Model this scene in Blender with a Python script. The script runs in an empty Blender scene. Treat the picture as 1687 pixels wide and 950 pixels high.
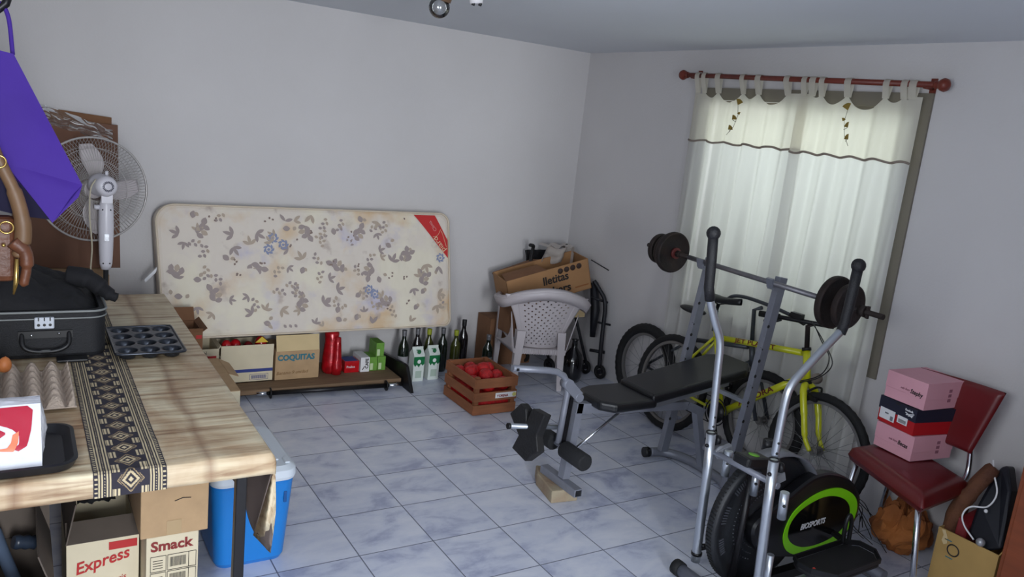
import bpy, bmesh, math, random
from mathutils import Vector, Matrix, noise
random.seed(7)
PI = math.pi
S = bpy.context.scene
C = S.collection

# ------------------------------------------------------------------ camera, world, light
cam_d = bpy.data.cameras.new('camera'); cam = bpy.data.objects.new('camera', cam_d); C.objects.link(cam)
cam.location = (-1.167, -4.4176, 1.7756)
cam.rotation_euler = (Matrix.Rotation(-.569, 3, 'Z') @ Matrix.Rotation(PI/2-.202, 3, 'X') @ Matrix.Rotation(.108, 3, 'Z')).to_euler()
cam_d.sensor_width = 36; cam_d.lens = 28.02; cam_d.clip_start = .05
S.camera = cam
S.view_settings.view_transform = 'Standard'; S.view_settings.look = 'None'
S.view_settings.gamma = 1; S.view_settings.use_curve_mapping = False
S.view_settings.exposure = -0.12
W = bpy.data.worlds.new('daylight'); S.world = W; W.use_nodes = True
bg = W.node_tree.nodes['Background']; bg.inputs[0].default_value = (.80, .88, 1, 1); bg.inputs[1].default_value = 1.6

XL_ = -1.62
def area(name, loc, rot, sx, sy, power, col):
    d = bpy.data.lights.new(name, 'AREA'); d.shape = 'RECTANGLE'; d.size = sx; d.size_y = sy
    d.energy = power; d.color = col
    o = bpy.data.objects.new(name, d); C.objects.link(o); o.location = loc; o.rotation_euler = rot
    return o
# daylight coming in through the open doorway behind the camera
area('doorway_daylight', (-.85, -6.9, 1.55), (math.radians(90), 0, math.radians(-10)), .65, 1.7, 205, (.91, .95, 1))
# added fill from an unseen left-wall opening, brightening the right side
area('added_side_fill', (XL_-.02, -3.75, 1.75), (math.radians(90), 0, math.radians(-90)), 1.1, .75, 36, (.88, .94, 1))
# daylight on the outside of the curtained window
area('window_daylight', (3.15, -1.36, 1.75), (0, math.radians(75), 0), 1.3, 1.5, 31, (.96, .98, 1))

# ------------------------------------------------------------------ helpers
def lin(c):
    c = c/255
    return c/12.92 if c <= .04045 else ((c+.055)/1.055)**2.4
def rgb(*c): return (lin(c[0]), lin(c[1]), lin(c[2]), 1)

def mk(name, col, rough=.6, metal=0, var=0, vscale=8, bump=0, bscale=60, col2=None, stretch=None, spec=.5, coat=0):
    m = bpy.data.materials.new(name); m.use_nodes = True
    nt = m.node_tree; b = nt.nodes['Principled BSDF']
    b.inputs['Roughness'].default_value = rough; b.inputs['Metallic'].default_value = metal
    b.inputs['Specular IOR Level'].default_value = spec
    if coat: b.inputs['Coat Weight'].default_value = coat; b.inputs['Coat Roughness'].default_value = .15
    c = rgb(*col); b.inputs['Base Color'].default_value = c
    tc = nt.nodes.new('ShaderNodeTexCoord'); mp = nt.nodes.new('ShaderNodeMapping')
    nt.links.new(tc.outputs['Object'], mp.inputs['Vector'])
    if stretch: mp.inputs['Scale'].default_value = stretch
    if var or col2:
        n = nt.nodes.new('ShaderNodeTexNoise'); n.inputs['Scale'].default_value = vscale; n.inputs['Detail'].default_value = 6
        nt.links.new(mp.outputs[0], n.inputs['Vector'])
        r = nt.nodes.new('ShaderNodeValToRGB'); nt.links.new(n.outputs['Fac'], r.inputs['Fac'])
        if col2: a, z = c, rgb(*col2)
        else:
            a = tuple(max(0, k*(1-var)) for k in c[:3])+(1,); z = tuple(min(1, k*(1+var)) for k in c[:3])+(1,)
        r.color_ramp.elements[0].position = .32; r.color_ramp.elements[1].position = .68
        r.color_ramp.elements[0].color = a; r.color_ramp.elements[1].color = z
        nt.links.new(r.outputs[0], b.inputs['Base Color'])
    if bump:
        n2 = nt.nodes.new('ShaderNodeTexNoise'); n2.inputs['Scale'].default_value = bscale; n2.inputs['Detail'].default_value = 4
        nt.links.new(mp.outputs[0], n2.inputs['Vector'])
        bp = nt.nodes.new('ShaderNodeBump'); bp.inputs['Strength'].default_value = bump; bp.inputs['Distance'].default_value = .01
        nt.links.new(n2.outputs['Fac'], bp.inputs['Height']); nt.links.new(bp.outputs[0], b.inputs['Normal'])
    return m

class M:
    def __init__(s): s.v = []; s.f = []; s.mi = []; s.sm = []; s.cur = 0; s.cols = None
    def add(s, vs, fs, smooth=False):
        o = len(s.v); s.v += [Vector(p) for p in vs]
        for f in fs: s.f.append([i+o for i in f]); s.mi.append(s.cur); s.sm.append(smooth)
    def box(s, c, d, R=None):
        x, y, z = d[0]/2, d[1]/2, d[2]/2; c = Vector(c)
        P = [Vector(p) for p in ((-x,-y,-z),(x,-y,-z),(x,y,-z),(-x,y,-z),(-x,-y,z),(x,-y,z),(x,y,z),(-x,y,z))]
        if R: P = [R @ p for p in P]
        s.add([p+c for p in P], [(0,3,2,1),(4,5,6,7),(0,1,5,4),(1,2,6,5),(2,3,7,6),(3,0,4,7)]); return s
    def hexa(s, P):
        s.add(P, [(0,3,2,1),(4,5,6,7),(0,1,5,4),(1,2,6,5),(2,3,7,6),(3,0,4,7)]); return s
    def bar(s, a, b, w, h, up=(0,0,1)):
        a, b = Vector(a), Vector(b); d = (b-a).normalized(); u = Vector(up)
        if abs(d.dot(u)) > .99: u = Vector((0,1,0))
        x = d.cross(u).normalized(); y = x.cross(d).normalized()
        P = [p+x*sx*w/2+y*sy*h/2 for p in (a, b) for sx, sy in ((-1,-1),(1,-1),(1,1),(-1,1))]
        return s.hexa(P)
    def ring(s, c, x, y, r, n): return [c+x*(r*math.cos(2*PI*i/n))+y*(r*math.sin(2*PI*i/n)) for i in range(n)]
    def tube(s, pts, r, n=10, caps=True, closed=False):
        P = [Vector(p) for p in pts]; k = len(P)
        rs = r if isinstance(r, (list, tuple)) else [r]*k
        T = []
        for i in range(k):
            if closed: t = P[(i+1) % k]-P[i-1]
            else: t = P[min(i+1, k-1)]-P[max(i-1, 0)]
            T.append(t.normalized() if t.length > 1e-9 else Vector((0,0,1)))
        u = Vector((0,0,1)) if abs(T[0].z) < .9 else Vector((1,0,0))
        x = T[0].cross(u).normalized(); V = []
        for i in range(k):
            x = (x-T[i]*x.dot(T[i])).normalized(); y = T[i].cross(x)
            V += s.ring(P[i], x, y, rs[i], n)
        F = []
        for i in range(k if closed else k-1):
            for j in range(n):
                a = i*n+j; b = i*n+(j+1) % n; i2 = (i+1) % k
                F.append((a, b, i2*n+(j+1) % n, i2*n+j))
        s.add(V, F, True)
        if caps and not closed:
            o = len(s.v)-len(V)
            s.f.append([o+j for j in range(n)][::-1]); s.mi.append(s.cur); s.sm.append(False)
            s.f.append([o+(k-1)*n+j for j in range(n)]); s.mi.append(s.cur); s.sm.append(False)
        return s
    def cyl(s, a, b, r, r2=None, n=20): return s.tube([a, b], [r, r if r2 is None else r2], n)
    def lathe(s, prof, o=(0,0,0), ax=(0,0,1), n=28, ref=None):
        o = Vector(o); ax = Vector(ax).normalized()
        u = Vector(ref) if ref else (Vector((0,0,1)) if abs(ax.z) < .9 else Vector((1,0,0)))
        x = ax.cross(u).normalized(); y = ax.cross(x)
        V = []; F = []
        for r, h in prof: V += s.ring(o+ax*h, x, y, max(r, 1e-5), n)
        for i in range(len(prof)-1):
            for j in range(n): F.append((i*n+j, i*n+(j+1) % n, (i+1)*n+(j+1) % n, (i+1)*n+j))
        s.add(V, F, True); return s
    def ball(s, c, r, n=16, sc=(1,1,1)):
        V = []; F = []; m = n//2; c = Vector(c)
        for i in range(m+1):
            t = PI*i/m
            for j in range(n):
                p = 2*PI*j/n
                V.append(c+Vector((r*sc[0]*math.sin(t)*math.cos(p), r*sc[1]*math.sin(t)*math.sin(p), r*sc[2]*math.cos(t))))
        for i in range(m):
            for j in range(n): F.append((i*n+j, (i+1)*n+j, (i+1)*n+(j+1) % n, i*n+(j+1) % n))
        s.add(V, F, True); return s
    def torus(s, c, ax, R, r, n=48, m=10, a0=0, a1=2*PI):
        c = Vector(c); ax = Vector(ax).normalized(); u = Vector((0,0,1)) if abs(ax.z) < .9 else Vector((1,0,0))
        x = ax.cross(u).normalized(); y = ax.cross(x)
        full = abs(a1-a0-2*PI) < 1e-6
        pts = [c+x*R*math.cos(a0+(a1-a0)*i/n)+y*R*math.sin(a0+(a1-a0)*i/n) for i in range(n if full else n+1)]
        return s.tube(pts, r, m, closed=full)
    def prism(s, pts, d):
        P = [Vector(p) for p in pts]; d = Vector(d); n = len(P)
        s.add(P+[p+d for p in P], [tuple(range(n))[::-1], tuple(range(n, 2*n))]+[(i, (i+1) % n, n+(i+1) % n, n+i) for i in range(n)]); return s
    def poly(s, pts): s.add(pts, [tuple(range(len(pts)))]); return s
    def strip(s, A, B):
        n = len(A); s.add(list(A)+list(B), [(i, (i+1) % n, n+(i+1) % n, n+i) for i in range(n)]); return s
    def grid(s, fn, nu, nv, smooth=True):
        V = [fn(i/nu, j/nv) for i in range(nu+1) for j in range(nv+1)]
        s.add(V, [(i*(nv+1)+j, (i+1)*(nv+1)+j, (i+1)*(nv+1)+j+1, i*(nv+1)+j+1) for i in range(nu) for j in range(nv)], smooth); return s

def arc(c, u, v, r, a0, a1, n=12):
    c, u, v = Vector(c), Vector(u), Vector(v)
    return [c+u*(r*math.cos(a0+(a1-a0)*i/n))+v*(r*math.sin(a0+(a1-a0)*i/n)) for i in range(n+1)]
def smooth_path(pts, n=8):
    P = [Vector(p) for p in pts]; out = []
    Q = [P[0]*2-P[1]]+P+[P[-1]*2-P[-2]]
    for i in range(1, len(Q)-2):
        for k in range(n):
            t = k/n; a, b, c, d = Q[i-1], Q[i], Q[i+1], Q[i+2]
            out.append(.5*((2*b)+(c-a)*t+(2*a-5*b+4*c-d)*t*t+(3*b-a-3*c+d)*t**3))
    out.append(P[-1]); return out

def origin_of(o):
    v = Vector(o.location)
    while o.parent: o = o.parent; v = v+Vector(o.location)
    return v
def obj(name, m, mats, parent=None, bevel=0, subd=0, solid=0, recalc=True, local=False, seg=2):
    """m in world coordinates unless local; parents here carry only a translation while building"""
    me = bpy.data.meshes.new(name)
    off = Vector((0,0,0)) if (parent is None or local) else origin_of(parent)
    me.from_pydata([v-off for v in m.v], [], m.f)
    if not isinstance(mats, (list, tuple)): mats = [mats]
    for k in mats: me.materials.append(k)
    me.polygons.foreach_set('material_index', m.mi); me.polygons.foreach_set('use_smooth', m.sm)
    if m.cols:
        ca = me.color_attributes.new('print', 'FLOAT_COLOR', 'POINT')
        for i, c in enumerate(m.cols): ca.data[i].color = c
    if recalc:
        b = bmesh.new(); b.from_mesh(me); bmesh.ops.recalc_face_normals(b, faces=b.faces); b.to_mesh(me); b.free()
    me.update()
    o = bpy.data.objects.new(name, me); C.objects.link(o)
    if parent: o.parent = parent
    if solid: md = o.modifiers.new('s', 'SOLIDIFY'); md.thickness = solid; md.offset = 0
    if bevel:
        md = o.modifiers.new('b', 'BEVEL'); md.width = bevel; md.segments = seg; md.limit_method = 'ANGLE'; md.angle_limit = .6
    if subd: md = o.modifiers.new('d', 'SUBSURF'); md.levels = subd; md.render_levels = subd
    return o
def setp(o, label, cat, group=None):
    o['label'] = label; o['category'] = cat
    if group: o['group'] = group
    return o
def thing(name, label, cat, loc=(0,0,0), group=None):
    o = bpy.data.objects.new(name, None); C.objects.link(o); o.location = loc; o.empty_display_size = .05
    return setp(o, label, cat, group)
def struct(name, m, mats, **k):
    o = obj(name, m, mats, **k); o['kind'] = 'structure'; return o
def copy_tree(o, parent=None):
    c = o.copy(); C.objects.link(c); c.parent = parent
    for ch in list(o.children): copy_tree(ch, c)
    return c
def text(body, size, at, u, v, mat, parent, name='lettering', squash=1, shear=0, extr=.0004, align='LEFT', bold=0):
    cu = bpy.data.curves.new('t', 'FONT'); cu.body = body; cu.size = size; cu.extrude = extr; cu.shear = shear; cu.align_x = align; cu.offset = bold
    cu.resolution_u = 3
    t = bpy.data.objects.new('t', cu); C.objects.link(t)
    me = bpy.data.meshes.new_from_object(t.evaluated_get(bpy.context.evaluated_depsgraph_get()))
    bpy.data.objects.remove(t); bpy.data.curves.remove(cu)
    u = Vector(u).normalized(); v = Vector(v).normalized(); n = u.cross(v).normalized(); v = n.cross(u).normalized()
    off = origin_of(parent) if parent else Vector((0,0,0)); at = Vector(at)
    for p in me.vertices: c = p.co.copy(); p.co = at+u*(c.x*squash)+v*c.y+n*c.z-off
    me.materials.clear(); me.materials.append(mat)
    o = bpy.data.objects.new(name, me); C.objects.link(o); o.parent = parent
    return o

# ------------------------------------------------------------------ materials
WHITE = mk('white_paint', (206, 203, 203), .85, var=.03, vscale=1.2, bump=.12, bscale=90)
CEIL = mk('ceiling_paint', (214, 218, 224), .9, var=.02, vscale=1, bump=.08, bscale=70)
BLACKP = mk('black_plastic', (22, 22, 25), .45)
BLACKM = mk('black_metal', (24, 23, 26), .4, .3)
RUBBER = mk('rubber', (17, 17, 19), .75, bump=.2, bscale=120)
VINYL = mk('black_vinyl', (19, 20, 23), .38, bump=.1, bscale=200)
FOAM = mk('foam', (24, 25, 28), .8, bump=.3, bscale=200)
GREYMET = mk('grey_painted_steel', (128, 131, 142), .42, .25, var=.06, vscale=20)
CHROME = mk('chrome', (205, 208, 214), .2, 1)
SILVER = mk('silver_tube', (188, 194, 202), .32, .85)
GREYPL = mk('grey_plastic', (120, 122, 128), .5)
RUST = mk('rusty_iron', (32, 28, 28), .7, .3, vscale=14, col2=(50, 38, 34), bump=.3, bscale=80)
CARD = mk('cardboard', (178, 148, 112), .85, var=.07, vscale=14, bump=.1, bscale=100)
CARDB = mk('brown_cardboard', (120, 84, 58), .88, var=.1, vscale=9, bump=.1, bscale=100)
CARDL = mk('pale_cardboard', (205, 182, 138), .85, var=.04, vscale=10)
CARDW = mk('printed_cream_cardboard', (212, 200, 172), .8, var=.04, vscale=10)
CARDD = mk('grey_brown_cardboard', (96, 86, 78), .88, var=.1, vscale=9)
REDINK = mk('red_ink', (178, 38, 38), .6)
DREDINK = mk('dark_red_ink', (128, 38, 36), .6)
BLKINK = mk('black_ink', (38, 34, 34), .6)
BLUEINK = mk('blue_ink', (44, 58, 128), .6)
TEALINK = mk('teal_ink', (44, 112, 128), .6)
WHITEPL = mk('white_plastic', (222, 219, 222), .38, var=.02)
PAPERW = mk('white_paper', (226, 226, 228), .7)

def floor_mat():
    m = bpy.data.materials.new('ceramic_floor_tiles'); m.use_nodes = True; nt = m.node_tree; N = nt.nodes; L = nt.links
    b = N['Principled BSDF']; tc = N.new('ShaderNodeTexCoord')
    mp = N.new('ShaderNodeMapping'); mp.inputs['Scale'].default_value = (1/.333, 1/.333, 1/.333)
    L.new(tc.outputs['Object'], mp.inputs['Vector'])
    br = N.new('ShaderNodeTexBrick'); br.offset = 0; br.squash = 1
    for k, v in (('Scale', 1), ('Mortar Size', .0085), ('Mortar Smooth', .15), ('Brick Width', 1), ('Row Height', 1), ('Bias', 0)): br.inputs[k].default_value = v
    br.inputs['Color1'].default_value = (0, 0, 0, 1); br.inputs['Color2'].default_value = (1, 1, 1, 1)
    L.new(mp.outputs[0], br.inputs['Vector'])
    n1 = N.new('ShaderNodeTexNoise'); n1.inputs['Scale'].default_value = 4.2; n1.inputs['Detail'].default_value = 7; n1.inputs['Distortion'].default_value = .35; n1.inputs['Roughness'].default_value = .62
    mp2 = N.new('ShaderNodeMapping'); mp2.inputs['Scale'].default_value = (1, 1.7, 1); L.new(tc.outputs['Object'], mp2.inputs['Vector'])
    off = N.new('ShaderNodeVectorMath'); off.operation = 'MULTIPLY_ADD'; L.new(br.outputs['Color'], off.inputs[0]); off.inputs[1].default_value = (7, 5, 3); L.new(mp2.outputs[0], off.inputs[2])
    L.new(off.outputs[0], n1.inputs['Vector'])
    r = N.new('ShaderNodeValToRGB'); e = r.color_ramp.elements
    e[0].position = .33; e[0].color = rgb(160, 166, 192); e[1].position = .62; e[1].color = rgb(212, 215, 226)
    k = e.new(.47); k.color = rgb(197, 202, 218)
    L.new(n1.outputs['Fac'], r.inputs['Fac'])
    mix = N.new('ShaderNodeMix'); mix.data_type = 'RGBA'; L.new(br.outputs['Fac'], mix.inputs['Factor'])
    L.new(r.outputs[0], mix.inputs[6]); mix.inputs[7].default_value = rgb(112, 116, 132)
    L.new(mix.outputs[2], b.inputs['Base Color'])
    rr = N.new('ShaderNodeMapRange'); L.new(br.outputs['Fac'], rr.inputs['Value']); rr.inputs['To Min'].default_value = .34; rr.inputs['To Max'].default_value = .85
    L.new(rr.outputs[0], b.inputs['Roughness'])
    bp = N.new('ShaderNodeBump'); bp.invert = True; bp.inputs['Strength'].default_value = .5; bp.inputs['Distance'].default_value = .002
    L.new(br.outputs['Fac'], bp.inputs['Height']); L.new(bp.outputs[0], b.inputs['Normal'])
    return m
FLOOR = floor_mat()

def print_mat(name, rough=.7):
    m = bpy.data.materials.new(name); m.use_nodes = True; nt = m.node_tree; b = nt.nodes['Principled BSDF']
    a = nt.nodes.new('ShaderNodeAttribute'); a.attribute_name = 'print'; nt.links.new(a.outputs['Color'], b.inputs['Base Color'])
    b.inputs['Roughness'].default_value = rough; return m
def glass_mat(name, col, rough=.05, mixf=.15):
    m = bpy.data.materials.new(name); m.use_nodes = True; nt = m.node_tree; N = nt.nodes
    t = N.new('ShaderNodeBsdfTransparent'); t.inputs[0].default_value = (*col, 1)
    g = N.new('ShaderNodeBsdfGlossy'); g.inputs['Roughness'].default_value = rough
    fr = N.new('ShaderNodeFresnel'); mx = N.new('ShaderNodeMixShader'); ad = N.new('ShaderNodeMath'); ad.inputs[1].default_value = mixf
    nt.links.new(fr.outputs[0], ad.inputs[0]); nt.links.new(ad.outputs[0], mx.inputs[0]); nt.links.new(t.outputs[0], mx.inputs[1]); nt.links.new(g.outputs[0], mx.inputs[2])
    nt.links.new(mx.outputs[0], N['Material Output'].inputs[0]); return m

# ------------------------------------------------------------------ room shell
XB, YA, H, XL, YF = 2.564, .67, 2.363, XL_, -4.62
WT = .14
WY0, WY1, WZ0, WZ1 = -2.12, -.60, .70, 2.13      # window opening in the right wall
struct('floor', M().box(((XL+XB)/2, (YA+YF)/2, -.05), (XB-XL+2*WT, YA-YF+2*WT, .1)), FLOOR)
struct('ceiling', M().box(((XL+XB)/2, (YA+YF)/2, H+.06), (XB-XL+2*WT, YA-YF+2*WT, .12)), CEIL)
struct('wall_back', M().box(((XL+XB)/2, YA+WT/2, H/2), (XB-XL+2*WT, WT, H)), WHITE)
m = M(); xw = XL-WT/2; LY0, LY1, LZ0, LZ1 = -4.3, -3.2, 1.37, 2.13  # opening added in the unseen left wall to let the side fill in
m.box((xw, (YF+LY0)/2, H/2), (WT, LY0-YF, H)); m.box((xw, (YA+LY1)/2, H/2), (WT, YA-LY1, H))
m.box((xw, (LY0+LY1)/2, LZ0/2), (WT, LY1-LY0, LZ0)); m.box((xw, (LY0+LY1)/2, (H+LZ1)/2), (WT, LY1-LY0, H-LZ1))
struct('wall_left', m, WHITE)
m = M(); xc = XB+WT/2
m.box((xc, (YF-.0+WY0)/2, H/2), (WT, WY0-YF, H)); m.box((xc, (YA+WY1)/2, H/2), (WT, YA-WY1, H))
m.box((xc, (WY0+WY1)/2, WZ0/2), (WT, WY1-WY0, WZ0)); m.box((xc, (WY0+WY1)/2, (H+WZ1)/2), (WT, WY1-WY0, H-WZ1))
struct('wall_right', m, WHITE)
DX0, DX1, DZ = -1.35, .20, 2.2                     # doorway behind the camera
m = M(); yc = YF-WT/2
m.box(((XL+DX0)/2-WT/2, yc, H/2), (DX0-XL+WT, WT, H)); m.box(((DX1+XB)/2+WT/2, yc, H/2), (XB-DX1+WT, WT, H))
m.box(((DX0+DX1)/2, yc, (H+DZ)/2), (DX1-DX0, WT, H-DZ))
struct('wall_front', m, WHITE)

# window: aluminium frame with two sliding sashes
ALU = mk('dull_aluminium', (126, 120, 108), .5, .25)
SILLM = mk('window_reveal', (120, 113, 100), .8, var=.05)
GL = glass_mat('window_glass', (.92, .96, .93))
m = M(); fx = XB+.012
f = .07
m.box((fx, WY0+f/2, (WZ0+WZ1)/2), (.05, f, WZ1-WZ0)); m.box((fx, WY1-f/2, (WZ0+WZ1)/2), (.05, f, WZ1-WZ0))
m.box((fx, (WY0+WY1)/2, WZ1-f/2), (.05, WY1-WY0-2*f, f)); m.box((fx, (WY0+WY1)/2, WZ0+f/2), (.05, WY1-WY0-2*f, f))
win = struct('window_1', m, ALU)
for a, b, dx in ((WY0+f, -1.34, .035), (-1.38, WY1-f, .06)):
    m = M(); zc = (WZ0+WZ1)/2; hz = WZ1-WZ0-2*f; s_ = .035; xx = fx+dx
    m.box((xx, a+s_/2, zc), (.02, s_, hz)); m.box((xx, b-s_/2, zc), (.02, s_, hz))
    m.box((xx, (a+b)/2, WZ1-f-s_/2), (.02, b-a-2*s_, s_)); m.box((xx, (a+b)/2, WZ0+f+s_/2), (.02, b-a-2*s_, s_))
    sash = obj('sash', m, ALU, win)
    obj('glass_pane', M().box((xx, (a+b)/2, zc), (.004, b-a-2*s_, hz-2*s_)), GL, sash)
# outside: a cream yard wall added to dim the curtained window, and paving
YARD = mk('cream_render', (206, 204, 190), .9, var=.08, vscale=2)
struct('added_yard_1', M().box((4.3, -1.4, 1.2), (.15, 7, 2.4)), YARD)
struct('added_yard_2', M().box((3.45, -1.4, -.06), (1.6, 7, .1)), mk('yard_paving', (168, 164, 152), .9, var=.1))

# ------------------------------------------------------------------ curtain and rod
WOODR = mk('red_brown_rod_wood', (112, 44, 30), .4, var=.15, vscale=20)
RX = 2.487
def rodz(y): return 2.2-(-.47-y)*.022
rod = thing('curtain_rod', 'red-brown wooden curtain rod with round finials above the window', 'curtain rod', (RX, -1.33, rodz(-1.33)))
obj('pole', M().cyl((RX, -.50, rodz(-.5)), (RX, -2.16, rodz(-2.16)), .0145), WOODR, rod)
for y, s_ in ((-.495, 1), (-2.165, -1)):
    obj('finial', M().lathe([(0, -.01), (.018, -.008), (.02, 0), (.014, .008), (.026, .02), (.032, .036), (.026, .052), (.012, .062), (0, .066)], (RX, y, rodz(y)), (0, s_, 0)), WOODR, rod)
for y in (-.535, -2.105):
    obj('bracket', M().box((XB-.004, y, rodz(y)), (.008, .03, .07)).cyl((XB-.004, y, rodz(y)-.012), (RX, y, rodz(y)-.012), .008), WOODR, rod)
def cloth_mat(name, col, tr=.5, sheer=.06):
    m = bpy.data.materials.new(name); m.use_nodes = True; nt = m.node_tree; N = nt.nodes; L = nt.links
    d = N.new('ShaderNodeBsdfDiffuse'); t = N.new('ShaderNodeBsdfTranslucent'); tp = N.new('ShaderNodeBsdfTransparent')
    d.inputs[0].default_value = rgb(*col); t.inputs[0].default_value = rgb(*col)
    m1 = N.new('ShaderNodeMixShader'); m1.inputs[0].default_value = tr; L.new(d.outputs[0], m1.inputs[1]); L.new(t.outputs[0], m1.inputs[2])
    m2 = N.new('ShaderNodeMixShader'); m2.inputs[0].default_value = sheer; L.new(m1.outputs[0], m2.inputs[1]); L.new(tp.outputs[0], m2.inputs[2])
    L.new(m2.outputs[0], N['Material Output'].inputs[0]); return m
CURT = cloth_mat('sheer_curtain_cloth', (232, 231, 228), .5, .10)
HEAD = cloth_mat('curtain_header_cloth', (236, 232, 219), .5, .06)
SEAM = cloth_mat('curtain_seam_cord', (168, 156, 146), .35, .0)
GOLD = mk('gold_print', (142, 118, 48), .8); STEM = mk('brown_print', (72, 56, 38), .8)
def fold(y, z, seed):
    k = max(0, min(1, (2.1-z)/1.0))
    a = .006+.021*k
    return a*(math.sin(y*44+seed)+.6*math.sin(y*23+seed*2+z*1.3)+.35*math.sin(y*83+z*2))
tabs_y = {0: [-.60, -.655, -.775, -.972, -1.092, -1.30], 1: [-1.42, -1.475, -1.535, -1.695, -1.915, -2.01, -2.055]}
for idx, (ya, yb, lab) in enumerate(((-.575, -1.46, 'left white sheer tab-top curtain panel, its gold sprig near the corner side'), (-1.39, -2.108, 'right white sheer tab-top curtain panel beside the bare window frame edge'))):
    seed = 1.3; xo = 2.502-.014*idx
    cur = thing('curtain', lab, 'curtain', (xo, (ya+yb)/2, .15))
    T = sorted(tabs_y[idx], reverse=True)
    def topz(y):
        g = 2.105; best = 0
        for a, b in zip(T[:-1], T[1:]):
            if b <= y <= a:
                t = (a-y)/(a-b); best = (a-b)*.32*4*t*(1-t)
        return g-best
    zs = 1.80-.008*idx; zb = .16
    def fx_(y, z): return xo+fold(y, z, seed)*(1 if z < 2.05 else .5)
    obj('lower_cloth', M().grid(lambda u, v: Vector((fx_(ya+(yb-ya)*u, zb+(zs-zb)*v), ya+(yb-ya)*u, zb+(zs-zb)*v)), 150, 26), CURT, cur, recalc=False)
    obj('header_cloth', M().grid(lambda u, v: Vector((fx_(ya+(yb-ya)*u, zs+(topz(ya+(yb-ya)*u)-zs)*v), ya+(yb-ya)*u, zs+(topz(ya+(yb-ya)*u)-zs)*v)), 150, 12), HEAD, cur, recalc=False)
    obj('seam', M().tube([(fx_(ya+(yb-ya)*i/90, zs)-.003, ya+(yb-ya)*i/90, zs-.006*math.sin(i*.35)) for i in range(91)], .0065, 6), SEAM, cur)
    for y in T:
        w = random.uniform(.017, .024); zr = rodz(y); x0 = fx_(y, topz(y))
        prof = [(x0, topz(y)-.012), (RX-.016, zr-.02), (RX-.017, zr), (RX-.011, zr+.014), (RX, zr+.0185), (RX+.011, zr+.014), (RX+.017, zr), (RX+.014, zr-.03), (x0+.004, topz(y)-.012)]
        m = M(); m.add([(p[0], y-w, p[1]) for p in prof]+[(p[0], y+w, p[1]) for p in prof], [(i, i+1, len(prof)+i+1, len(prof)+i) for i in range(len(prof)-1)], True)
        obj('tab', m, HEAD, cur, recalc=False)
    # printed ginkgo sprig
    m = M(); cy, cz = ((-.955, 1.97), (-1.705, 1.97))[idx]; sg = (1, -1)[idx]
    m.cur = 0
    def P(dy, dz): y = cy+dy*sg; z = cz+dz; return Vector((fx_(y, z)-.0035, y, z))
    for dy, dz, s_, a0 in (((.008, .075, .034, 1.9)), (.03, -.015, .026, 2.3), (.045, -.075, .026, 2.4), (-.012, .01, .016, 1.2)):
        n = 8; c0 = (dy, dz-s_*.5)
        pts = [P(*c0)]+[P(c0[0]+s_*1.1*math.cos(a0-.75+1.5*i/n), c0[1]+s_*1.1*math.sin(a0-.75+1.5*i/n)) for i in range(n+1)]
        m.poly(pts)
    m.cur = 1
    for path in ([(.05, -.12), (.015, -.07), (-.004, .0), (.006, .06)], [(.03, -.1), (.04, -.085)], [(.002, -.04), (.025, -.03)]):
        m.tube([P(*q) for q in path], .0014, 4)
    obj('sprig_print', m, [GOLD, STEM], cur, recalc=False)

# ------------------------------------------------------------------ ceiling spot fixture
cl = thing('ceiling_light', 'white ceiling spotlight bar with one clear globe bulb and one empty socket', 'ceiling light', (.47, -1.25, H))
obj('base', M().lathe([(0, 0), (.055, 0), (.055, -.012), (.045, -.02), (0, -.02)], (.47, -1.25, H)), WHITEPL, cl)
obj('arm', M().tube([(.47, -1.25, H-.015), (.46, -1.25, H-.04), (.45, -1.10, H-.05)], .008, 8).tube([(.47, -1.25, H-.03), (.465, -1.36, H-.05)], .008, 8), WHITEPL, cl)
obj('lamp_holder', M().lathe([(.0, .055), (.03, .05), (.036, 0), (.034, -.03), (0, -.03)], (.45, -1.09, 2.30), (.15, -.2, 1)), mk('aged_brass', (126, 98, 76), .5, .4), cl)
obj('bulb', M().ball((.437, -1.07, 2.243), .047, 20), glass_mat('bulb_glass', (.92, .93, .93), .05, .12), cl)
obj('lamp_holder', M().lathe([(0, .075), (.027, .07), (.030, 0), (.027, -.03), (0, -.03)], (.465, -1.35, 2.275), (-.12, .1, 1)), WHITEPL, cl)
obj('socket_pin', M().cyl((.455, -1.355, 2.248), (.453, -1.352, 2.236), .007).cyl((.483, -1.362, 2.25), (.481, -1.36, 2.238), .007), BLACKP, cl)

# ------------------------------------------------------------------ table, cloth, runner
TT = .766; TX0, TX1, TY0, TY1 = -1.55, -.545, -2.245, -.27
tb = thing('table', 'long table on black square legs under a wood-print tablecloth', 'table', (-1.05, -1.25, 0))
obj('tabletop', M().box(((TX0+TX1)/2, (TY0+TY1)/2, TT-.018), (TX1-TX0-.01, TY1-TY0-.01, .03)), mk('table_board', (88, 66, 50), .7, var=.1, vscale=6), tb)
for y in (TY0+.05, TY1-.05): obj('apron', M().box(((TX0+TX1)/2, y, TT-.055), (TX1-TX0-.14, .025, .04)), BLACKM, tb)
for x in (TX0+.07, -.617):
    for y in (-2.2, TY1-.05): obj('leg', M().box((x, y, (TT-.035)/2), (.031, .031, TT-.035)), BLACKM, tb, bevel=.003)

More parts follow.
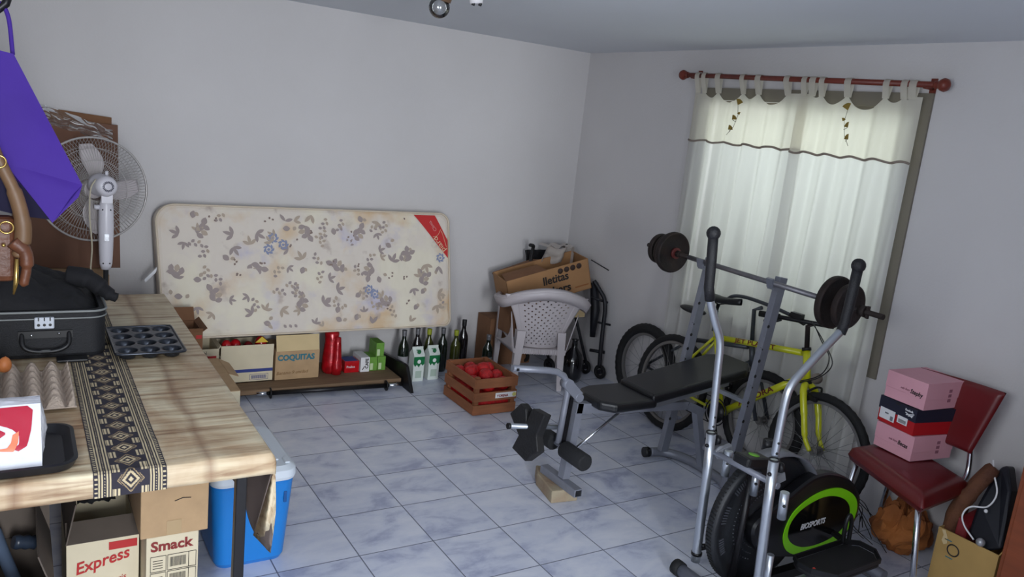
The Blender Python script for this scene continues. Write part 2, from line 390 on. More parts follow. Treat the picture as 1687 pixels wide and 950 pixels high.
def wood_cloth():
    m = bpy.data.materials.new('wood_print_oilcloth'); m.use_nodes = True; nt = m.node_tree; N = nt.nodes; L = nt.links; b = N['Principled BSDF']
    tc = N.new('ShaderNodeTexCoord')
    def noise_(sc, scale, det, dist=0):
        mp = N.new('ShaderNodeMapping'); mp.inputs['Scale'].default_value = sc; L.new(tc.outputs['Object'], mp.inputs['Vector'])
        n = N.new('ShaderNodeTexNoise'); n.inputs['Scale'].default_value = scale; n.inputs['Detail'].default_value = det; n.inputs['Distortion'].default_value = dist
        L.new(mp.outputs[0], n.inputs['Vector']); return n
    g = noise_((1.2, 14, 14), 2.6, 7, .5); k = noise_((1.6, .8, .8), 3.0, 4, .6)
    r = N.new('ShaderNodeValToRGB'); L.new(g.outputs['Fac'], r.inputs['Fac']); e = r.color_ramp.elements
    e[0].position = .30; e[0].color = rgb(150, 122, 94); e[1].position = .56; e[1].color = rgb(218, 206, 176)
    q = e.new(.44); q.color = rgb(200, 182, 150)
    r2 = N.new('ShaderNodeValToRGB'); L.new(k.outputs['Fac'], r2.inputs['Fac']); e = r2.color_ramp.elements
    e[0].position = .35; e[0].color = (1, 1, 1, 1); e[1].position = .72; e[1].color = rgb(188, 150, 124)
    # long brown plank joints running along the cloth
    sx = N.new('ShaderNodeSeparateXYZ'); L.new(tc.outputs['Object'], sx.inputs[0])
    wob = N.new('ShaderNodeMath'); wob.operation = 'MULTIPLY_ADD'; L.new(k.outputs['Fac'], wob.inputs[0]); wob.inputs[1].default_value = .05; L.new(sx.outputs[0], wob.inputs[2])
    ping = N.new('ShaderNodeMath'); ping.operation = 'PINGPONG'; L.new(wob.outputs[0], ping.inputs[0]); ping.inputs[1].default_value = .115
    mr = N.new('ShaderNodeMapRange'); L.new(ping.outputs[0], mr.inputs['Value']); mr.inputs['From Min'].default_value = 0; mr.inputs['From Max'].default_value = .022; mr.inputs['To Min'].default_value = .55; mr.inputs['To Max'].default_value = 0
    mixj = N.new('ShaderNodeMix'); mixj.data_type = 'RGBA'; L.new(mr.outputs[0], mixj.inputs['Factor']); L.new(r.outputs[0], mixj.inputs[6]); mixj.inputs[7].default_value = rgb(128, 92, 66)
    mul = N.new('ShaderNodeMix'); mul.data_type = 'RGBA'; mul.blend_type = 'MULTIPLY'; mul.inputs['Factor'].default_value = .8
    L.new(mixj.outputs[2], mul.inputs[6]); L.new(r2.outputs[0], mul.inputs[7]); L.new(mul.outputs[2], b.inputs['Base Color'])
    b.inputs['Roughness'].default_value = .5
    bp = N.new('ShaderNodeBump'); bp.inputs['Strength'].default_value = .35; bp.inputs['Distance'].default_value = .01
    L.new(g.outputs['Fac'], bp.inputs['Height']); L.new(bp.outputs[0], b.inputs['Normal']); return m
OIL = wood_cloth(); BACKING = mk('oilcloth_backing', (108, 96, 92), .9)
FD, RD = .066, .33
def cloth_pt(sx, sy, lift=0):
    """sx runs left to right past the right edge, sy from back to front past the front edge"""
    x, y, z = sx, sy, TT+.004+lift
    dx = max(0, sx-TX1); dy = max(0, TY0-sy); r = .012
    wr = .0035*noise.noise((sx*9, sy*9, 0))
    z += max(0, wr)+.002*noise.noise((sx*3, sy*30, 3))
    if dx > 0 and dy <= 0:
        a = min(1, dx/.02); x = TX1+r*a+.012*math.sin(sy*11+dx*8)*min(1, dx/.2); z = TT+.004-max(0, dx-.004); x += lift
    elif dy > 0 and dx <= 0:
        a = min(1, dy/.02); y = TY0-r*a-lift; z = TT+.004-max(0, dy-.004)
    elif dx > 0 and dy > 0:
        x = TX1+r*min(1, dx/.02)-.02*dx/RD+.006*min(1, dy/.03); y = TY0-r*min(1, dy/.02)*(1-dx/RD)+.13*(dx/RD)-.12*dy*(dx/RD)
        z = TT+.004-max(dx, dy)-.05*min(dx, dy)
    return Vector((x, y, z))
def axis(a, b, edge, over, n, k=8):
    s_ = 1 if b > a else -1
    L_ = [a+(edge-a)*i/n for i in range(n+1)]
    L_ += [edge+s_*.006*j for j in (1, 2, 3)]
    L_ += [edge+s_*(.018+(over-.018)*j/k) for j in range(1, k+1)]
    return L_
SXs = axis(TX0-.02, 1, TX1, RD, 46, 10); SYs = axis(TY1+.02, -9, TY0, FD, 90, 4)
m = M(); V = [cloth_pt(a, b) for a in SXs for b in SYs]; ny = len(SYs)
m.add(V, [(i*ny+j, (i+1)*ny+j, (i+1)*ny+j+1, i*ny+j+1) for i in range(len(SXs)-1) for j in range(ny-1)], True)
tc_ = obj('tablecloth', m, [OIL, BACKING], recalc=False)
sm_ = tc_.modifiers.new('s', 'SOLIDIFY'); sm_.thickness = .0022; sm_.offset = -1 if tc_.data.polygons[0].normal.z > 0 else 1; sm_.material_offset = 1
if tc_.data.polygons[0].normal.z < 0: tc_.data.flip_normals(); sm_.offset = -1
setp(tc_, 'wood-print oilcloth on the long table, its right corner hanging low beside the cooler', 'tablecloth')

# woven runner: pattern drawn per cell
RW, RX0 = .19, -1.012
def runner_col(u, t):
    """u 0..1 across, t metres along"""
    navy = rgb(40, 37, 48); cream = rgb(196, 180, 146); tan = rgb(160, 138, 104)
    e = min(u, 1-u)
    if e < .26:
        k = e/.26
        if k < .25: return cream if (int(t*240) % 3 == 0 and .06 < k < .2) else navy
        if k < .9:
            q = int((k-.25)/.65*9)
            if q == 4: return cream if int(t*260) % 2 else navy
            return cream if q % 2 == 0 else navy
        return navy
    p = .085; v = ((t/p) % 1)-.5; a = abs(u-.5)/.24
    d = a+abs(v)*2*.92
    if d < .16: return cream
    if d < .34: return navy
    if d < .52: return cream if int((d-.34)*40) % 4 else tan
    if d < .62: return navy
    if d < .80: return tan if int(a*14+abs(v)*20) % 2 == 0 else navy
    if a > .62 and abs(v) > .26: return cream if int(a*16) % 3 else navy
    return navy
nU, nT = 100, 1500; L0 = TY1-.0; LT = (L0-TY0)+FD
m = M(); m.cols = []; vs = []
tl = [LT*j/nT for j in range(nT+1)]
for i in range(nU+1):
    for t in tl:
        vs.append(cloth_pt(RX0+RW*i/nU-.012*(i/nU-.5), L0-t, .003)); m.cols.append(runner_col(min(.9999, i/nU), LT-t))
m.add(vs, [(i*(nT+1)+j, (i+1)*(nT+1)+j, (i+1)*(nT+1)+j+1, i*(nT+1)+j+1) for i in range(nU) for j in range(nT)], True)
setp(obj('table_runner', m, print_mat('woven_runner', .85), recalc=False), 'dark table runner woven with cream diamonds, lying across the tablecloth', 'table runner')

TZ = TT+.008
# muffin pan
PANM = mk('dark_nonstick_metal', (62, 66, 74), .28, .75)
pan = thing('muffin_pan', 'dark metal twelve-cup muffin pan lying on the table beside the suitcase', 'baking pan', (-.74, -1.14, TZ))
px0, px1, py0, py1, pz = -.865, -.622, -1.33, -.955, TZ+.03
cx = [px0+.045+(px1-px0-.09)*i/2 for i in range(3)]; cyy = [py0+.05+(py1-py0-.1)*j/3 for j in range(4)]
m = M(); R = .034; n = 24
us = 60; vsn = 90
def panz(u, v):
    x = px0+(px1-px0)*u; y = py0+(py1-py0)*v; z = pz
    for a in cx:
        for b in cyy:
            d = math.hypot(x-a, y-b)
            if d < R: z = pz-.026*min(1, (R-d)/.008)
    e = min(x-px0, px1-x, y-py0, py1-y)
    if e < .004: z = pz+.003
    return Vector((x, y, z))
m.grid(panz, us, vsn)
obj('pan_sheet', m, PANM, pan, recalc=False, solid=.0015)
obj('rolled_rim', M().tube([(px0+.02, py0, pz), (px1-.02, py0, pz), (px1-.005, py0+.005, pz), (px1, py0+.02, pz), (px1, py1-.02, pz), (px1-.005, py1-.005, pz), (px1-.02, py1, pz), (px0+.02, py1, pz), (px0+.005, py1-.005, pz), (px0, py1-.02, pz), (px0, py0+.02, pz), (px0+.005, py0+.005, pz)], .0045, 8, closed=True), PANM, pan)

# suitcase, open, full of black clothes
NYL = mk('black_nylon', (20, 21, 26), .65, bump=.3, bscale=300)
PIPE = mk('grey_piping', (128, 132, 132), .5)
sc = thing('suitcase', 'black soft suitcase lying open on the table, heaped with dark clothes', 'suitcase', (-1.19, -.93, TZ))
sx0, sx1, sy0, sy1, sz = -1.50, -.885, -1.225, -.62, TZ+.175
def rr_pts(x0, x1, y0, y1, r, z, n=6):
    o = []
    for cx_, cy_, a in ((x1-r, y0+r, -PI/2), (x1-r, y1-r, 0), (x0+r, y1-r, PI/2), (x0+r, y0+r, PI)):
        for i in range(n+1): t = a+PI/2*i/n; o.append(Vector((cx_+r*math.cos(t), cy_+r*math.sin(t), z)))
    return o
m = M(); outer = [rr_pts(sx0+.006, sx1-.006, sy0+.006, sy1-.006, .05, TZ+.001), rr_pts(sx0, sx1, sy0, sy1, .055, TZ+.015), rr_pts(sx0, sx1, sy0, sy1, .055, sz-.01), rr_pts(sx0+.008, sx1-.008, sy0+.008, sy1-.008, .05, sz)]
inner = [rr_pts(sx0+.02, sx1-.02, sy0+.02, sy1-.02, .045, sz), rr_pts(sx0+.02, sx1-.02, sy0+.02, sy1-.02, .045, TZ+.02)]
k = len(outer[0])
for A, B in zip((outer+inner)[:-1], (outer+inner)[1:]): m.strip(A, B); 
m.poly(outer[0]); m.poly(inner[-1]); m.sm = [True]*len(m.sm)
obj('shell', m, NYL, sc)
def zip_line(z, dz): return [Vector((p.x, p.y, z+dz*max(0, math.sin((p.x-sx0)*5)))) for p in rr_pts(sx0-.003, sx1+.003, sy0-.003, sy1+.003, .057, z)]
obj('piping', M().tube(zip_line(sz-.004, .004), .0045, 6, closed=True).tube(zip_line(sz-.026, -.004), .003, 6, closed=True), PIPE, sc)
lk = obj('combination_lock', M().box((-1.085, sy0-.008, TZ+.135), (.062, .016, .042)), mk('light_grey_lock', (196, 202, 212), .35), sc, bevel=.004)
m = M()
for i in range(3): m.cyl((-1.103+i*.018, sy0-.017, TZ+.129), (-1.103+i*.018, sy0-.0165, TZ+.129), .005); m.box((-1.103+i*.018, sy0-.0165, TZ+.150), (.004, .002, .012))
obj('lock_dial', m, BLACKP, lk)
h = obj('handle', M().tube(smooth_path([(-1.155, sy0-.004, TZ+.095), (-1.150, sy0-.03, TZ+.055), (-1.115, sy0-.035, TZ+.038), (-1.05, sy0-.035, TZ+.038), (-1.012, sy0-.03, TZ+.058), (-1.008, sy0-.004, TZ+.098)]), .008, 8).box((-1.081, sy0-.004, TZ+.092), (.17, .012, .026)), BLACKP, sc)
obj('rivet', M().ball((-1.125, sy0-.013, TZ+.092), .0045).ball((-1.04, sy0-.013, TZ+.095), .0045), CHROME, h)
obj('buckle', M().box((-1.085, sy0-.036, TZ+.036), (.04, .01, .014)), PIPE, sc, bevel=.003)
CLO = mk('black_cloth', (17, 17, 22), .85, bump=.4, bscale=25)
def heap(u, v):
    x = sx0+.02+(sx1-sx0-.035)*u; y = sy0+.02+(sy1-sy0-.04)*v
    e = math.sin(PI*min(1, max(0, u)))**.35*math.sin(PI*v)**.4
    prof = .16*math.exp(-((u-.45)/.28)**2)+.05*math.exp(-((u-.84)/.12)**2)
    z = sz-.04+e*(prof+.045)+.022*noise.noise((x*11, y*11, 2))*e+.01*noise.noise((x*30, y*26, 5))
    return Vector((x, y, z))
m = M(); m.grid(heap, 60, 50)
cl_ = obj('clothes', m, CLO, recalc=False); setp(cl_, 'crumpled black clothes heaped inside the open suitcase', 'clothes')
# sleeve flopping over the edge
m = M(); m.tube(smooth_path([(-1.0, -.95, sz+.07), (-.93, -.97, sz+.06), (-.885, -1.0, sz+.03), (-.855, -1.03, sz+.008), (-.83, -1.04, sz-.002)]), [.04]*9+[.034]*8+[.026]*8+[.018]*7+[.006], 10)
obj('sleeve', m, CLO, cl_, solid=0)
obj('phone_flat', M().box((-1.0, -1.27, TZ+.006), (.1, .05, .01)), BLACKP, None, bevel=.004)
ph = bpy.data.objects['phone_flat']; ph.name = 'flat_gadget'; setp(ph, 'small flat black gadget with a shiny edge in front of the suitcase', 'gadget')

# egg tray and one egg
PULP = mk('moulded_pulp', (176, 160, 146), .95, var=.06, vscale=30, bump=.4, bscale=150)
ex0, ex1, ey0, ey1 = -1.30, -1.015, -1.78, -1.41
def eggz(u, v):
    nx, ny_ = 6, 8
    x = ex0+(ex1-ex0)*u; y = ey0+(ey1-ey0)*v
    h_ = .5-.25*math.cos(2*PI*u*5)-.25*math.cos(2*PI*v*6)
    pk = (abs(math.cos(PI*u*5)) * (.45+.55*abs(math.cos(PI*v*6))))
    z = TZ+.006+.048*pk**1.2
    e = min(u, 1-u, v, 1-v)
    if e < .02: z = TZ+.012
    return Vector((x, y, z))
m = M(); m.grid(eggz, 80, 72)
et = obj('egg_tray', m, PULP, recalc=False, solid=.002); setp(et, 'grey moulded pulp egg tray on the table before the suitcase', 'egg tray')
m = M(); m.lathe([(0, -.026)]+[(.021*math.sin(PI*t/14)*(1+.12*math.cos(PI*t/14)), -.026*math.cos(PI*t/14)) for t in range(1, 14)]+[(0, .028)], (-1.205, -1.48, TZ+.066), (.15, .1, 1))
setp(obj('egg', m, mk('brown_eggshell', (204, 122, 66), .5)), 'brown egg sitting in the egg tray', 'egg')

# black tray with a pack of paper
m = M(); A = [rr_pts(-1.50, -1.045, -2.215, -1.93, .05, TZ), rr_pts(-1.51, -1.035, -2.225, -1.92, .055, TZ+.022), rr_pts(-1.50, -1.045, -2.215, -1.93, .05, TZ+.024), rr_pts(-1.48, -1.065, -2.195, -1.95, .045, TZ+.006)]
for a, b in zip(A[:-1], A[1:]): m.strip(a, b)
m.poly(A[0]); m.poly(A[-1]); m.sm = [True]*len(m.sm)
setp(obj('baking_tray', m, mk('black_tray', (26, 27, 31), .4)), 'black rounded tray under the red and white paper pack', 'tray')
WRAP = mk('white_plastic_wrap', (222, 224, 232), .22, bump=.35, bscale=28); WRAPR = mk('crimson_print', (176, 22, 52), .25); WRAPO = mk('salmon_print', (236, 128, 92), .25)
pk = thing('paper_pack', 'plastic-wrapped white paper pack with crimson print at the table front left', 'paper pack', (-1.3, -2.08, TZ+.01))
def pack(u, v, face):
    return 0
PX0, PX1, PY0, PY1, PZ0, PZ1 = -1.50, -1.118, -2.19, -2.03, TZ+.01, TZ+.148
m = M()
def pp(u, v):   # front face, bulging
    b = .012*math.sin(PI*u)*math.sin(PI*v); return Vector((PX0+(PX1-PX0)*u, PY0+.10*v-b+.004*noise.noise((u*9, v*7, 1)), PZ0+(PZ1-PZ0)*v))
m.grid(pp, 30, 14)
m.grid(lambda u, v: Vector((PX0+(PX1-PX0)*u, PY0+.10+(PY1-PY0-.10)*v, PZ1+.008*math.sin(PI*v)*math.sin(PI*u)+.004*noise.noise((u*9, v*9, 4)))), 30, 12)
m.grid(lambda u, v: Vector((PX1+.012*math.sin(PI*u)*math.sin(PI*v)+.006*noise.noise((u*9, v*9, 7))*math.sin(PI*v), PY0+.10*v+(PY1-PY0-.10*v)*u, PZ0+(PZ1-PZ0)*v)), 12, 12)
m.grid(lambda u, v: Vector((PX0+(PX1-PX0)*u, PY1, PZ0+(PZ1-PZ0)*v)), 6, 4)
m.grid(lambda u, v: Vector((PX0+(PX1-PX0)*u, PY0+(PY1-PY0)*v, PZ0)), 6, 4)
m.grid(lambda u, v: Vector((PX0, PY0+(PY1-PY0)*u, PZ0+(PZ1-PZ0)*v)), 4, 4)
obj('wrap', m, WRAP, pk, recalc=False)
def onf(x, z): v = (z-PZ0)/(PZ1-PZ0); u = (x-PX0)/(PX1-PX0); p = pp(u, v); return (x, p.y-.002, z)
def patch(pts, mt, name, off=0):
    m = M(); vs = [onf(*p) for p in pts]; m.poly([(a, b-off, c) for a, b, c in vs])
    return obj(name, m, mt, pk, recalc=False)
def blob(pts, mt, name, off=.0): # subdivided strip between two polylines
    A_, B_ = pts; m = M(); n = 10
    def lerp(L_, t): k = t*(len(L_)-1); i = min(int(k), len(L_)-2); f_ = k-i; return (L_[i][0]*(1-f_)+L_[i+1][0]*f_, L_[i][1]*(1-f_)+L_[i+1][1]*f_)
    def g(u, v):
        a = lerp(A_, u); b = lerp(B_, u); p = onf(a[0]*(1-v)+b[0]*v, a[1]*(1-v)+b[1]*v); return Vector((p[0], p[1]-off, p[2]))
    m.grid(g, 16, 4); return obj(name, m, mt, pk, recalc=False)
zt = PZ1-.003
blob(([(-1.49, zt), (-1.24, zt), (-1.135, zt), (-1.14, zt-.05), (-1.15, zt-.085), (-1.17, zt-.095)], [(-1.49, zt-.02), (-1.26, zt-.02), (-1.185, zt-.045), (-1.168, zt-.06), (-1.168, zt-.08), (-1.185, zt-.088)]), WRAPR, 'red_print')
blob(([(-1.168, zt-.052), (-1.17, zt-.075), (-1.18, zt-.095), (-1.215, zt-.09)], [(-1.182, zt-.058), (-1.186, zt-.075), (-1.195, zt-.085), (-1.215, zt-.085)]), WRAPO, 'orange_print', .0006)
blob(([(-1.40, zt-.05), (-1.3, zt-.032), (-1.23, zt-.036), (-1.198, zt-.052)], [(-1.40, zt-.08), (-1.3, zt-.088), (-1.24, zt-.082), (-1.198, zt-.056)]), WRAPR, 'logo_oval')
text('essex', .034, onf(-1.33, zt-.068)[:1]+(onf(-1.33, zt-.068)[1]-.003, zt-.068), (1, 0, 0), (0, .2, 1), PAPERW, pk)
text('clean', .016, (-1.222, onf(-1.22, zt-.06)[1]-.003, zt-.066), (.3, 0, 1), (-1, .1, .3), mk('yellow_print', (230, 190, 60), .4), pk)

# ------------------------------------------------------------------ things under the table
def carton(name, label, x0, x1, y0, y1, z0, z1, mt, cat='box', tape=False, group=None, rot=0, top=True):
    """closed carton: body, four top flaps meeting in the middle, tape"""
    c = Vector(((x0+x1)/2, (y0+y1)/2, z0)); t = thing(name, label, cat, c, group)
    obj('body', M().box(((x0+x1)/2, (y0+y1)/2, (z0+z1)/2), (x1-x0, y1-y0, z1-z0)), mt, t, bevel=.003)
    ym = (y0+y1)/2
    for a, b in ((y0, ym-.001), (ym+.001, y1)):
        obj('flap', M().box(((x0+x1)/2, (a+b)/2, z1+.0015), (x1-x0, b-a-.001, .003)), mt, t)
    if tape: obj('tape', M().box(((x0+x1)/2, ym, z1+.0035), (.0+(x1-x0), .05, .0008)).box(((x0+x1)/2-.0, y0-.0008, z1-.03), (.045, .001, .06)), mk('clear_tape', (196, 178, 140), .15), t)
    if rot: t.rotation_euler = (0, 0, rot)
    return t
bx = carton('cardboard_box', 'cream carton printed Smack in dark red, lowest in the stack under the table', -.825, -.665, -1.87, -1.55, 0, .352, CARDW)
text('Smack', .048, (-.812, -1.8715, .300), (1, 0, 0), (0, 0, 1), DREDINK, bx, bold=.0016, squash=1.02)
m = M()
for z in (.225, .165, .105):
    for x0_, x1_, t_ in ((-.812, -.765, .002), (-.76, -.695, .002), (-.695, -.672, .002)):
        for a, b in (((x0_, z), (x1_, z)), ((x0_, z+.055), (x1_, z+.055)), ((x0_, z), (x0_, z+.055)), ((x1_, z), (x1_, z+.055))):
            m.bar((a[0], -1.871, a[1]), (b[0], -1.871, b[1]), .0015, .0015)
    for k in range(14): m.box((-.752+k*.0036, -1.871, z+.028), (.002, .001, .034))
    for k in range(4): m.box((-.79, -1.871, z+.012+k*.009), (.03, .001, .002))
obj('printed_table', m, BLKINK, bx)
bx = carton('cardboard_box', 'plain tan carton on top of the Smack carton, just below the tablecloth', -.845, -.64, -1.885, -1.57, .357, .585, CARD, tape=False)
m = M(); m.tube(smooth_path([(-.79, -1.8865, .555), (-.765, -1.8865, .54), (-.74, -1.8865, .556), (-.75, -1.8865, .572), (-.735, -1.8865, .566), (-.71, -1.8865, .562)]), .0022, 5)
m.tube([(-.745, -1.8865, .477), (-.72, -1.8865, .485), (-.695, -1.8865, .482)], .0015, 5); obj('scribble', m, BLKINK, bx)
obj('tape', M().box((-.745, -1.886, .385), (.045, .001, .05)), mk('brown_tape', (176, 150, 112), .2), bx)

def open_carton(name, label, x0, x1, y0, y1, z0, z1, mt, inner, flaps, cat='box', t=.005, rot=0):
    th = thing(name, label, cat, ((x0+x1)/2, (y0+y1)/2, z0))
    m = M(); zc = (z0+z1)/2; hz = z1-z0
    m.box(((x0+x1)/2, y0+t/2, zc), (x1-x0, t, hz)); m.box(((x0+x1)/2, y1-t/2, zc), (x1-x0, t, hz))
    m.box((x0+t/2, (y0+y1)/2, zc), (t, y1-y0-2*t, hz)); m.box((x1-t/2, (y0+y1)/2, zc), (t, y1-y0-2*t, hz))
    m.box(((x0+x1)/2, (y0+y1)/2, z0+t/2), (x1-x0, y1-y0, t))
    obj('body', m, mt, th)
    for side, L_, a in flaps:   # a: angle from upright, positive folds outwards
        s_, c_ = math.sin(a), math.cos(a)
        if side == 'f': P = [(x0, y0, z1), (x1, y0, z1), (x1, y0-L_*s_, z1+L_*c_), (x0, y0-L_*s_, z1+L_*c_)]
        if side == 'b': P = [(x1, y1, z1), (x0, y1, z1), (x0, y1+L_*s_, z1+L_*c_), (x1, y1+L_*s_, z1+L_*c_)]
        if side == 'l': P = [(x0, y1, z1), (x0, y0, z1), (x0-L_*s_, y0, z1+L_*c_), (x0-L_*s_, y1, z1+L_*c_)]
        if side == 'r': P = [(x1, y0, z1), (x1, y1, z1), (x1+L_*s_, y1, z1+L_*c_), (x1+L_*s_, y0, z1+L_*c_)]
        m = M(); m.poly(P); obj('flap', m, inner, th, solid=.004, recalc=False)
    if rot: th.rotation_euler = (0, 0, rot)
    return th
bx = open_carton('cardboard_box', 'open carton lettered Express in red, grey flaps folded, under the table', -1.045, -.832, -1.75, -1.42, 0, .305, CARDW, CARDD, [('f', .09, -1.15), ('b', .12, .5), ('l', .14, -.2), ('r', .12, .1)])
text('Express', .058, (-1.02, -1.752, .195), (1, 0, .22), (-.1, 0, 1), REDINK, bx, shear=.3, bold=.001, squash=.9)
obj('red_band', M().box((-.88, -1.7512, .280), (.085, .0015, .028)), REDINK, bx)
text('in Paris', .028, (-.95, -1.752, .135), (1, 0, .22), (-.1, 0, 1), REDINK, bx, shear=.3)
open_carton('cardboard_box', 'open grey-brown carton holding cables, leftmost under the table', -1.42, -1.085, -1.95, -1.55, 0, .26, CARDD, CARDD, [('r', .14, -.3), ('f', .13, 2.2), ('l', .1, .4), ('b', .14, .1)])
m = M(); m.tube(smooth_path([(-1.24, -1.62, .33), (-1.215, -1.70, .28), (-1.18, -1.80, .22), (-1.16, -1.86, .16)]), .019, 12)
setp(obj('hose', m, mk('blue_grey_rubber', (92, 108, 132), .5)), 'blue-grey bent hose sticking out of the open carton under the table', 'hose')
m = M(); m.tube([(-1.19, -1.66, .30)]+[(-1.19+.012*i, -1.66+.003*i, .30-.004*i) for i in range(1, 6)], [.02, .024, .02, .024, .02, .024], 14)
setp(obj('corrugated_pipe', m, mk('dark_blue_plastic', (48, 58, 74), .35)), 'short dark ribbed pipe beside the hose in the open carton', 'pipe')
m = M(); m.grid(lambda u, v: Vector((-1.30+.16*u, -1.86+.15*v, .17+.05*math.sin(PI*u)*math.sin(PI*v)+.015*noise.noise((u*6, v*6, 3)))), 16, 16)
setp(obj('blue_cloth', m, mk('bright_blue_cloth', (38, 96, 190), .7), recalc=False), 'bright blue cloth inside the open carton under the table', 'cloth')
m = M(); m.grid(lambda u, v: Vector((-1.30+.2*u, -1.99+.11*v, .265+.055*math.sin(PI*u)*math.sin(PI*v)+.02*noise.noise((u*7, v*6, 9)))), 18, 14)
setp(obj('black_rag', m, CLO, recalc=False), 'black rag bunched at the front of the open carton', 'cloth')
m = M(); m.grid(lambda u, v: Vector((-1.0+.12*u, -1.52+.16*v, .33+.04*math.sin(PI*u)*math.sin(PI*v)+.02*noise.noise((u*7, v*6, 19)))), 16, 14)
setp(obj('dark_garment', m, CLO, recalc=False), 'dark bundle poking up between the Express carton flaps', 'bundle')

# cooler
CBLUE = mk('cooler_blue', (28, 122, 202), .38, bump=.05); CWHT = mk('cooler_lid_white', (206, 214, 222), .4)
co = thing('cooler', 'bright blue picnic cooler with a white lid beside the table leg', 'cooler', (-.42, -1.4, 0))
m = M(); A = [rr_pts(-.535, -.285, -1.565, -1.235, .04, .0), rr_pts(-.545, -.278, -1.578, -1.225, .045, .02), rr_pts(-.568, -.262, -1.612, -1.185, .05, .345), rr_pts(-.56, -.27, -1.60, -1.195, .045, .362)]
for a, b in zip(A[:-1], A[1:]): m.strip(a, b)
m.poly(A[0]); m.poly(A[-1]); m.sm = [True]*(len(m.sm)-2)+[False]*2
obj('body', m, CBLUE, co)
m = M(); A = [rr_pts(-.572, -.258, -1.618, -1.18, .05, .358), rr_pts(-.576, -.254, -1.622, -1.176, .052, .37), rr_pts(-.574, -.256, -1.62, -1.178, .05, .398), rr_pts(-.556, -.272, -1.60, -1.196, .045, .412)]
for a, b in zip(A[:-1], A[1:]): m.strip(a, b)
m.poly(A[0]); m.poly(A[-1]); m.sm = [True]*(len(m.sm)-2)+[False]*2
obj('lid', m, CWHT, co)
obj('lid_panel', M().box((-.415, -1.4, .415), (.2, .3, .008)).box((-.29, -1.56, .4145), (.02, .05, .008)), CWHT, co, bevel=.004)
obj('side_handle', M().tube([(-.256, -1.5, .30), (-.248, -1.5, .33), (-.246, -1.4, .335), (-.248, -1.3, .33), (-.256, -1.3, .30)], .008, 8), CWHT, co)
obj('drain_mark', M().box((-.30, -1.609, .285), (.012, .004, .045)), mk('dark_blue_plastic_2', (20, 78, 140), .4), co, bevel=.002)

# carton between the table and the back wall
bx = carton('cardboard_box', 'carton with brown top and cream side standing right of the table', -.52, -.235, -.585, -.05, 0, .35, CARDW)
for ch in bx.children:
    if ch.name.startswith('flap'): ch.data.materials[0] = CARD
m = M(); m.poly([(-.235, -.33, .354), (-.235, -.06, .354), (-.18, -.08, .33), (-.18, -.31, .33)]); obj('loose_flap', m, CARD, bx, solid=.003, recalc=False)
# brown carton flap seen above the muffin pan
bx = open_carton('cardboard_box', 'dark brown open carton behind the table corner, its flap rising above the muffin pan', -.56, -.31, -.02, .22, 0, .50, CARDB, CARDB, [('f', .02, .3), ('b', .08, .6), ('r', .03, .9)])
obj('red_print', M().box((-.33, -.0215, .47), (.03, .001, .02)), REDINK, bx)

# ------------------------------------------------------------------ low shelf with cartons under the mattress
SHW = mk('worn_shelf_wood', (122, 98, 74), .8, var=.14, vscale=6, stretch=(1, 8, 8), bump=.2)
sh = thing('low_shelf', 'low plank shelf on black end boards along the back wall', 'shelf', (.3, .42, 0))
obj('plank', M().box((.325, .41, .045), (1.33, .44, .028)), SHW, sh, bevel=.003)
obj('end_board', M().prism([(1.0, .05, 0), (1.0, .62, 0), (1.0, .62, .12), (1.0, .20, .155), (1.0, .155, .15), (1.0, .07, .03)], (.022, 0, 0)), BLACKM, sh, bevel=.002)
obj('end_board', M().box((-.34, .42, .06), (.02, .4, .12)), BLACKM, sh, bevel=.002)
obj('rail', M().box((.325, .225, .026), (1.28, .02, .012)), BLACKM, sh)
bb = thing('barbell_bar', 'bare black barbell bar with chrome ends lying before the low shelf', 'barbell bar', (.54, .14, 0))
by = .135; a_, b_ = Vector((.045, by+.055, .035)), Vector((.975, by-.0, .035))
obj('shaft', M().cyl(a_.lerp(b_, .09), a_.lerp(b_, .88), .014), BLACKM, bb)
for s0, s1 in ((0, .09), (.88, 1)): obj('sleeve', M().cyl(a_.lerp(b_, s0), a_.lerp(b_, s1), .0125), CHROME, bb)
for k in (.09, .88): obj('collar', M().cyl(a_.lerp(b_, k-.004), a_.lerp(b_, k+.004), .034), BLACKM, bb)
SZ = .06
# leftmost carton with N, open carton with red goods, Coquitas carton
bx = open_carton('cardboard_box', 'cream open carton with red stripe, leftmost on the low shelf', -.315, -.145, .335, .60, SZ, .285, CARDW, CARDW, [('b', .1, -.3), ('r', .02, .5)])
obj('red_print', M().box((-.21, .3345, .235), (.1, .001, .014)), REDINK, bx); text('2°-N', .03, (-.275, .3342, .253), (1, 0, 0), (0, 0, 1), BLKINK, bx)
obj('lid_print', M().box((-.24, .58, .30), (.11, .003, .03)), DREDINK, bx)
bx = open_carton('cardboard_box', 'cream carton with a navy stripe, open and full of red packets', -.135, .178, .335, .60, SZ, .225, CARDW, CARDW, [('f', .075, .06), ('b', .05, -.3)])
obj('navy_stripe', M().box((.06, .3345, .135), (.235, .001, .02)), BLUEINK, bx); obj('red_print', M().box((-.075, .3345, .135), (.035, .001, .02)), REDINK, bx)
m = M()
for a, b in (((.04, .075), (.15, .075)), ((.04, .11), (.15, .11)), ((.04, .075), (.04, .11)), ((.15, .075), (.15, .11))): m.bar((a[0], .3342, a[1]), (b[0], .3342, b[1]), .0018, .0015)
for k in range(18): m.box((.05+k*.0052, .3342, .0925), (.0028, .001, .022))
obj('barcode', m, BLUEINK, bx)
REDP = mk('glossy_red_wrap', (182, 18, 28), .2, coat=.4, var=.15, vscale=18); REDD = mk('dark_red_wrap', (110, 20, 26), .3)
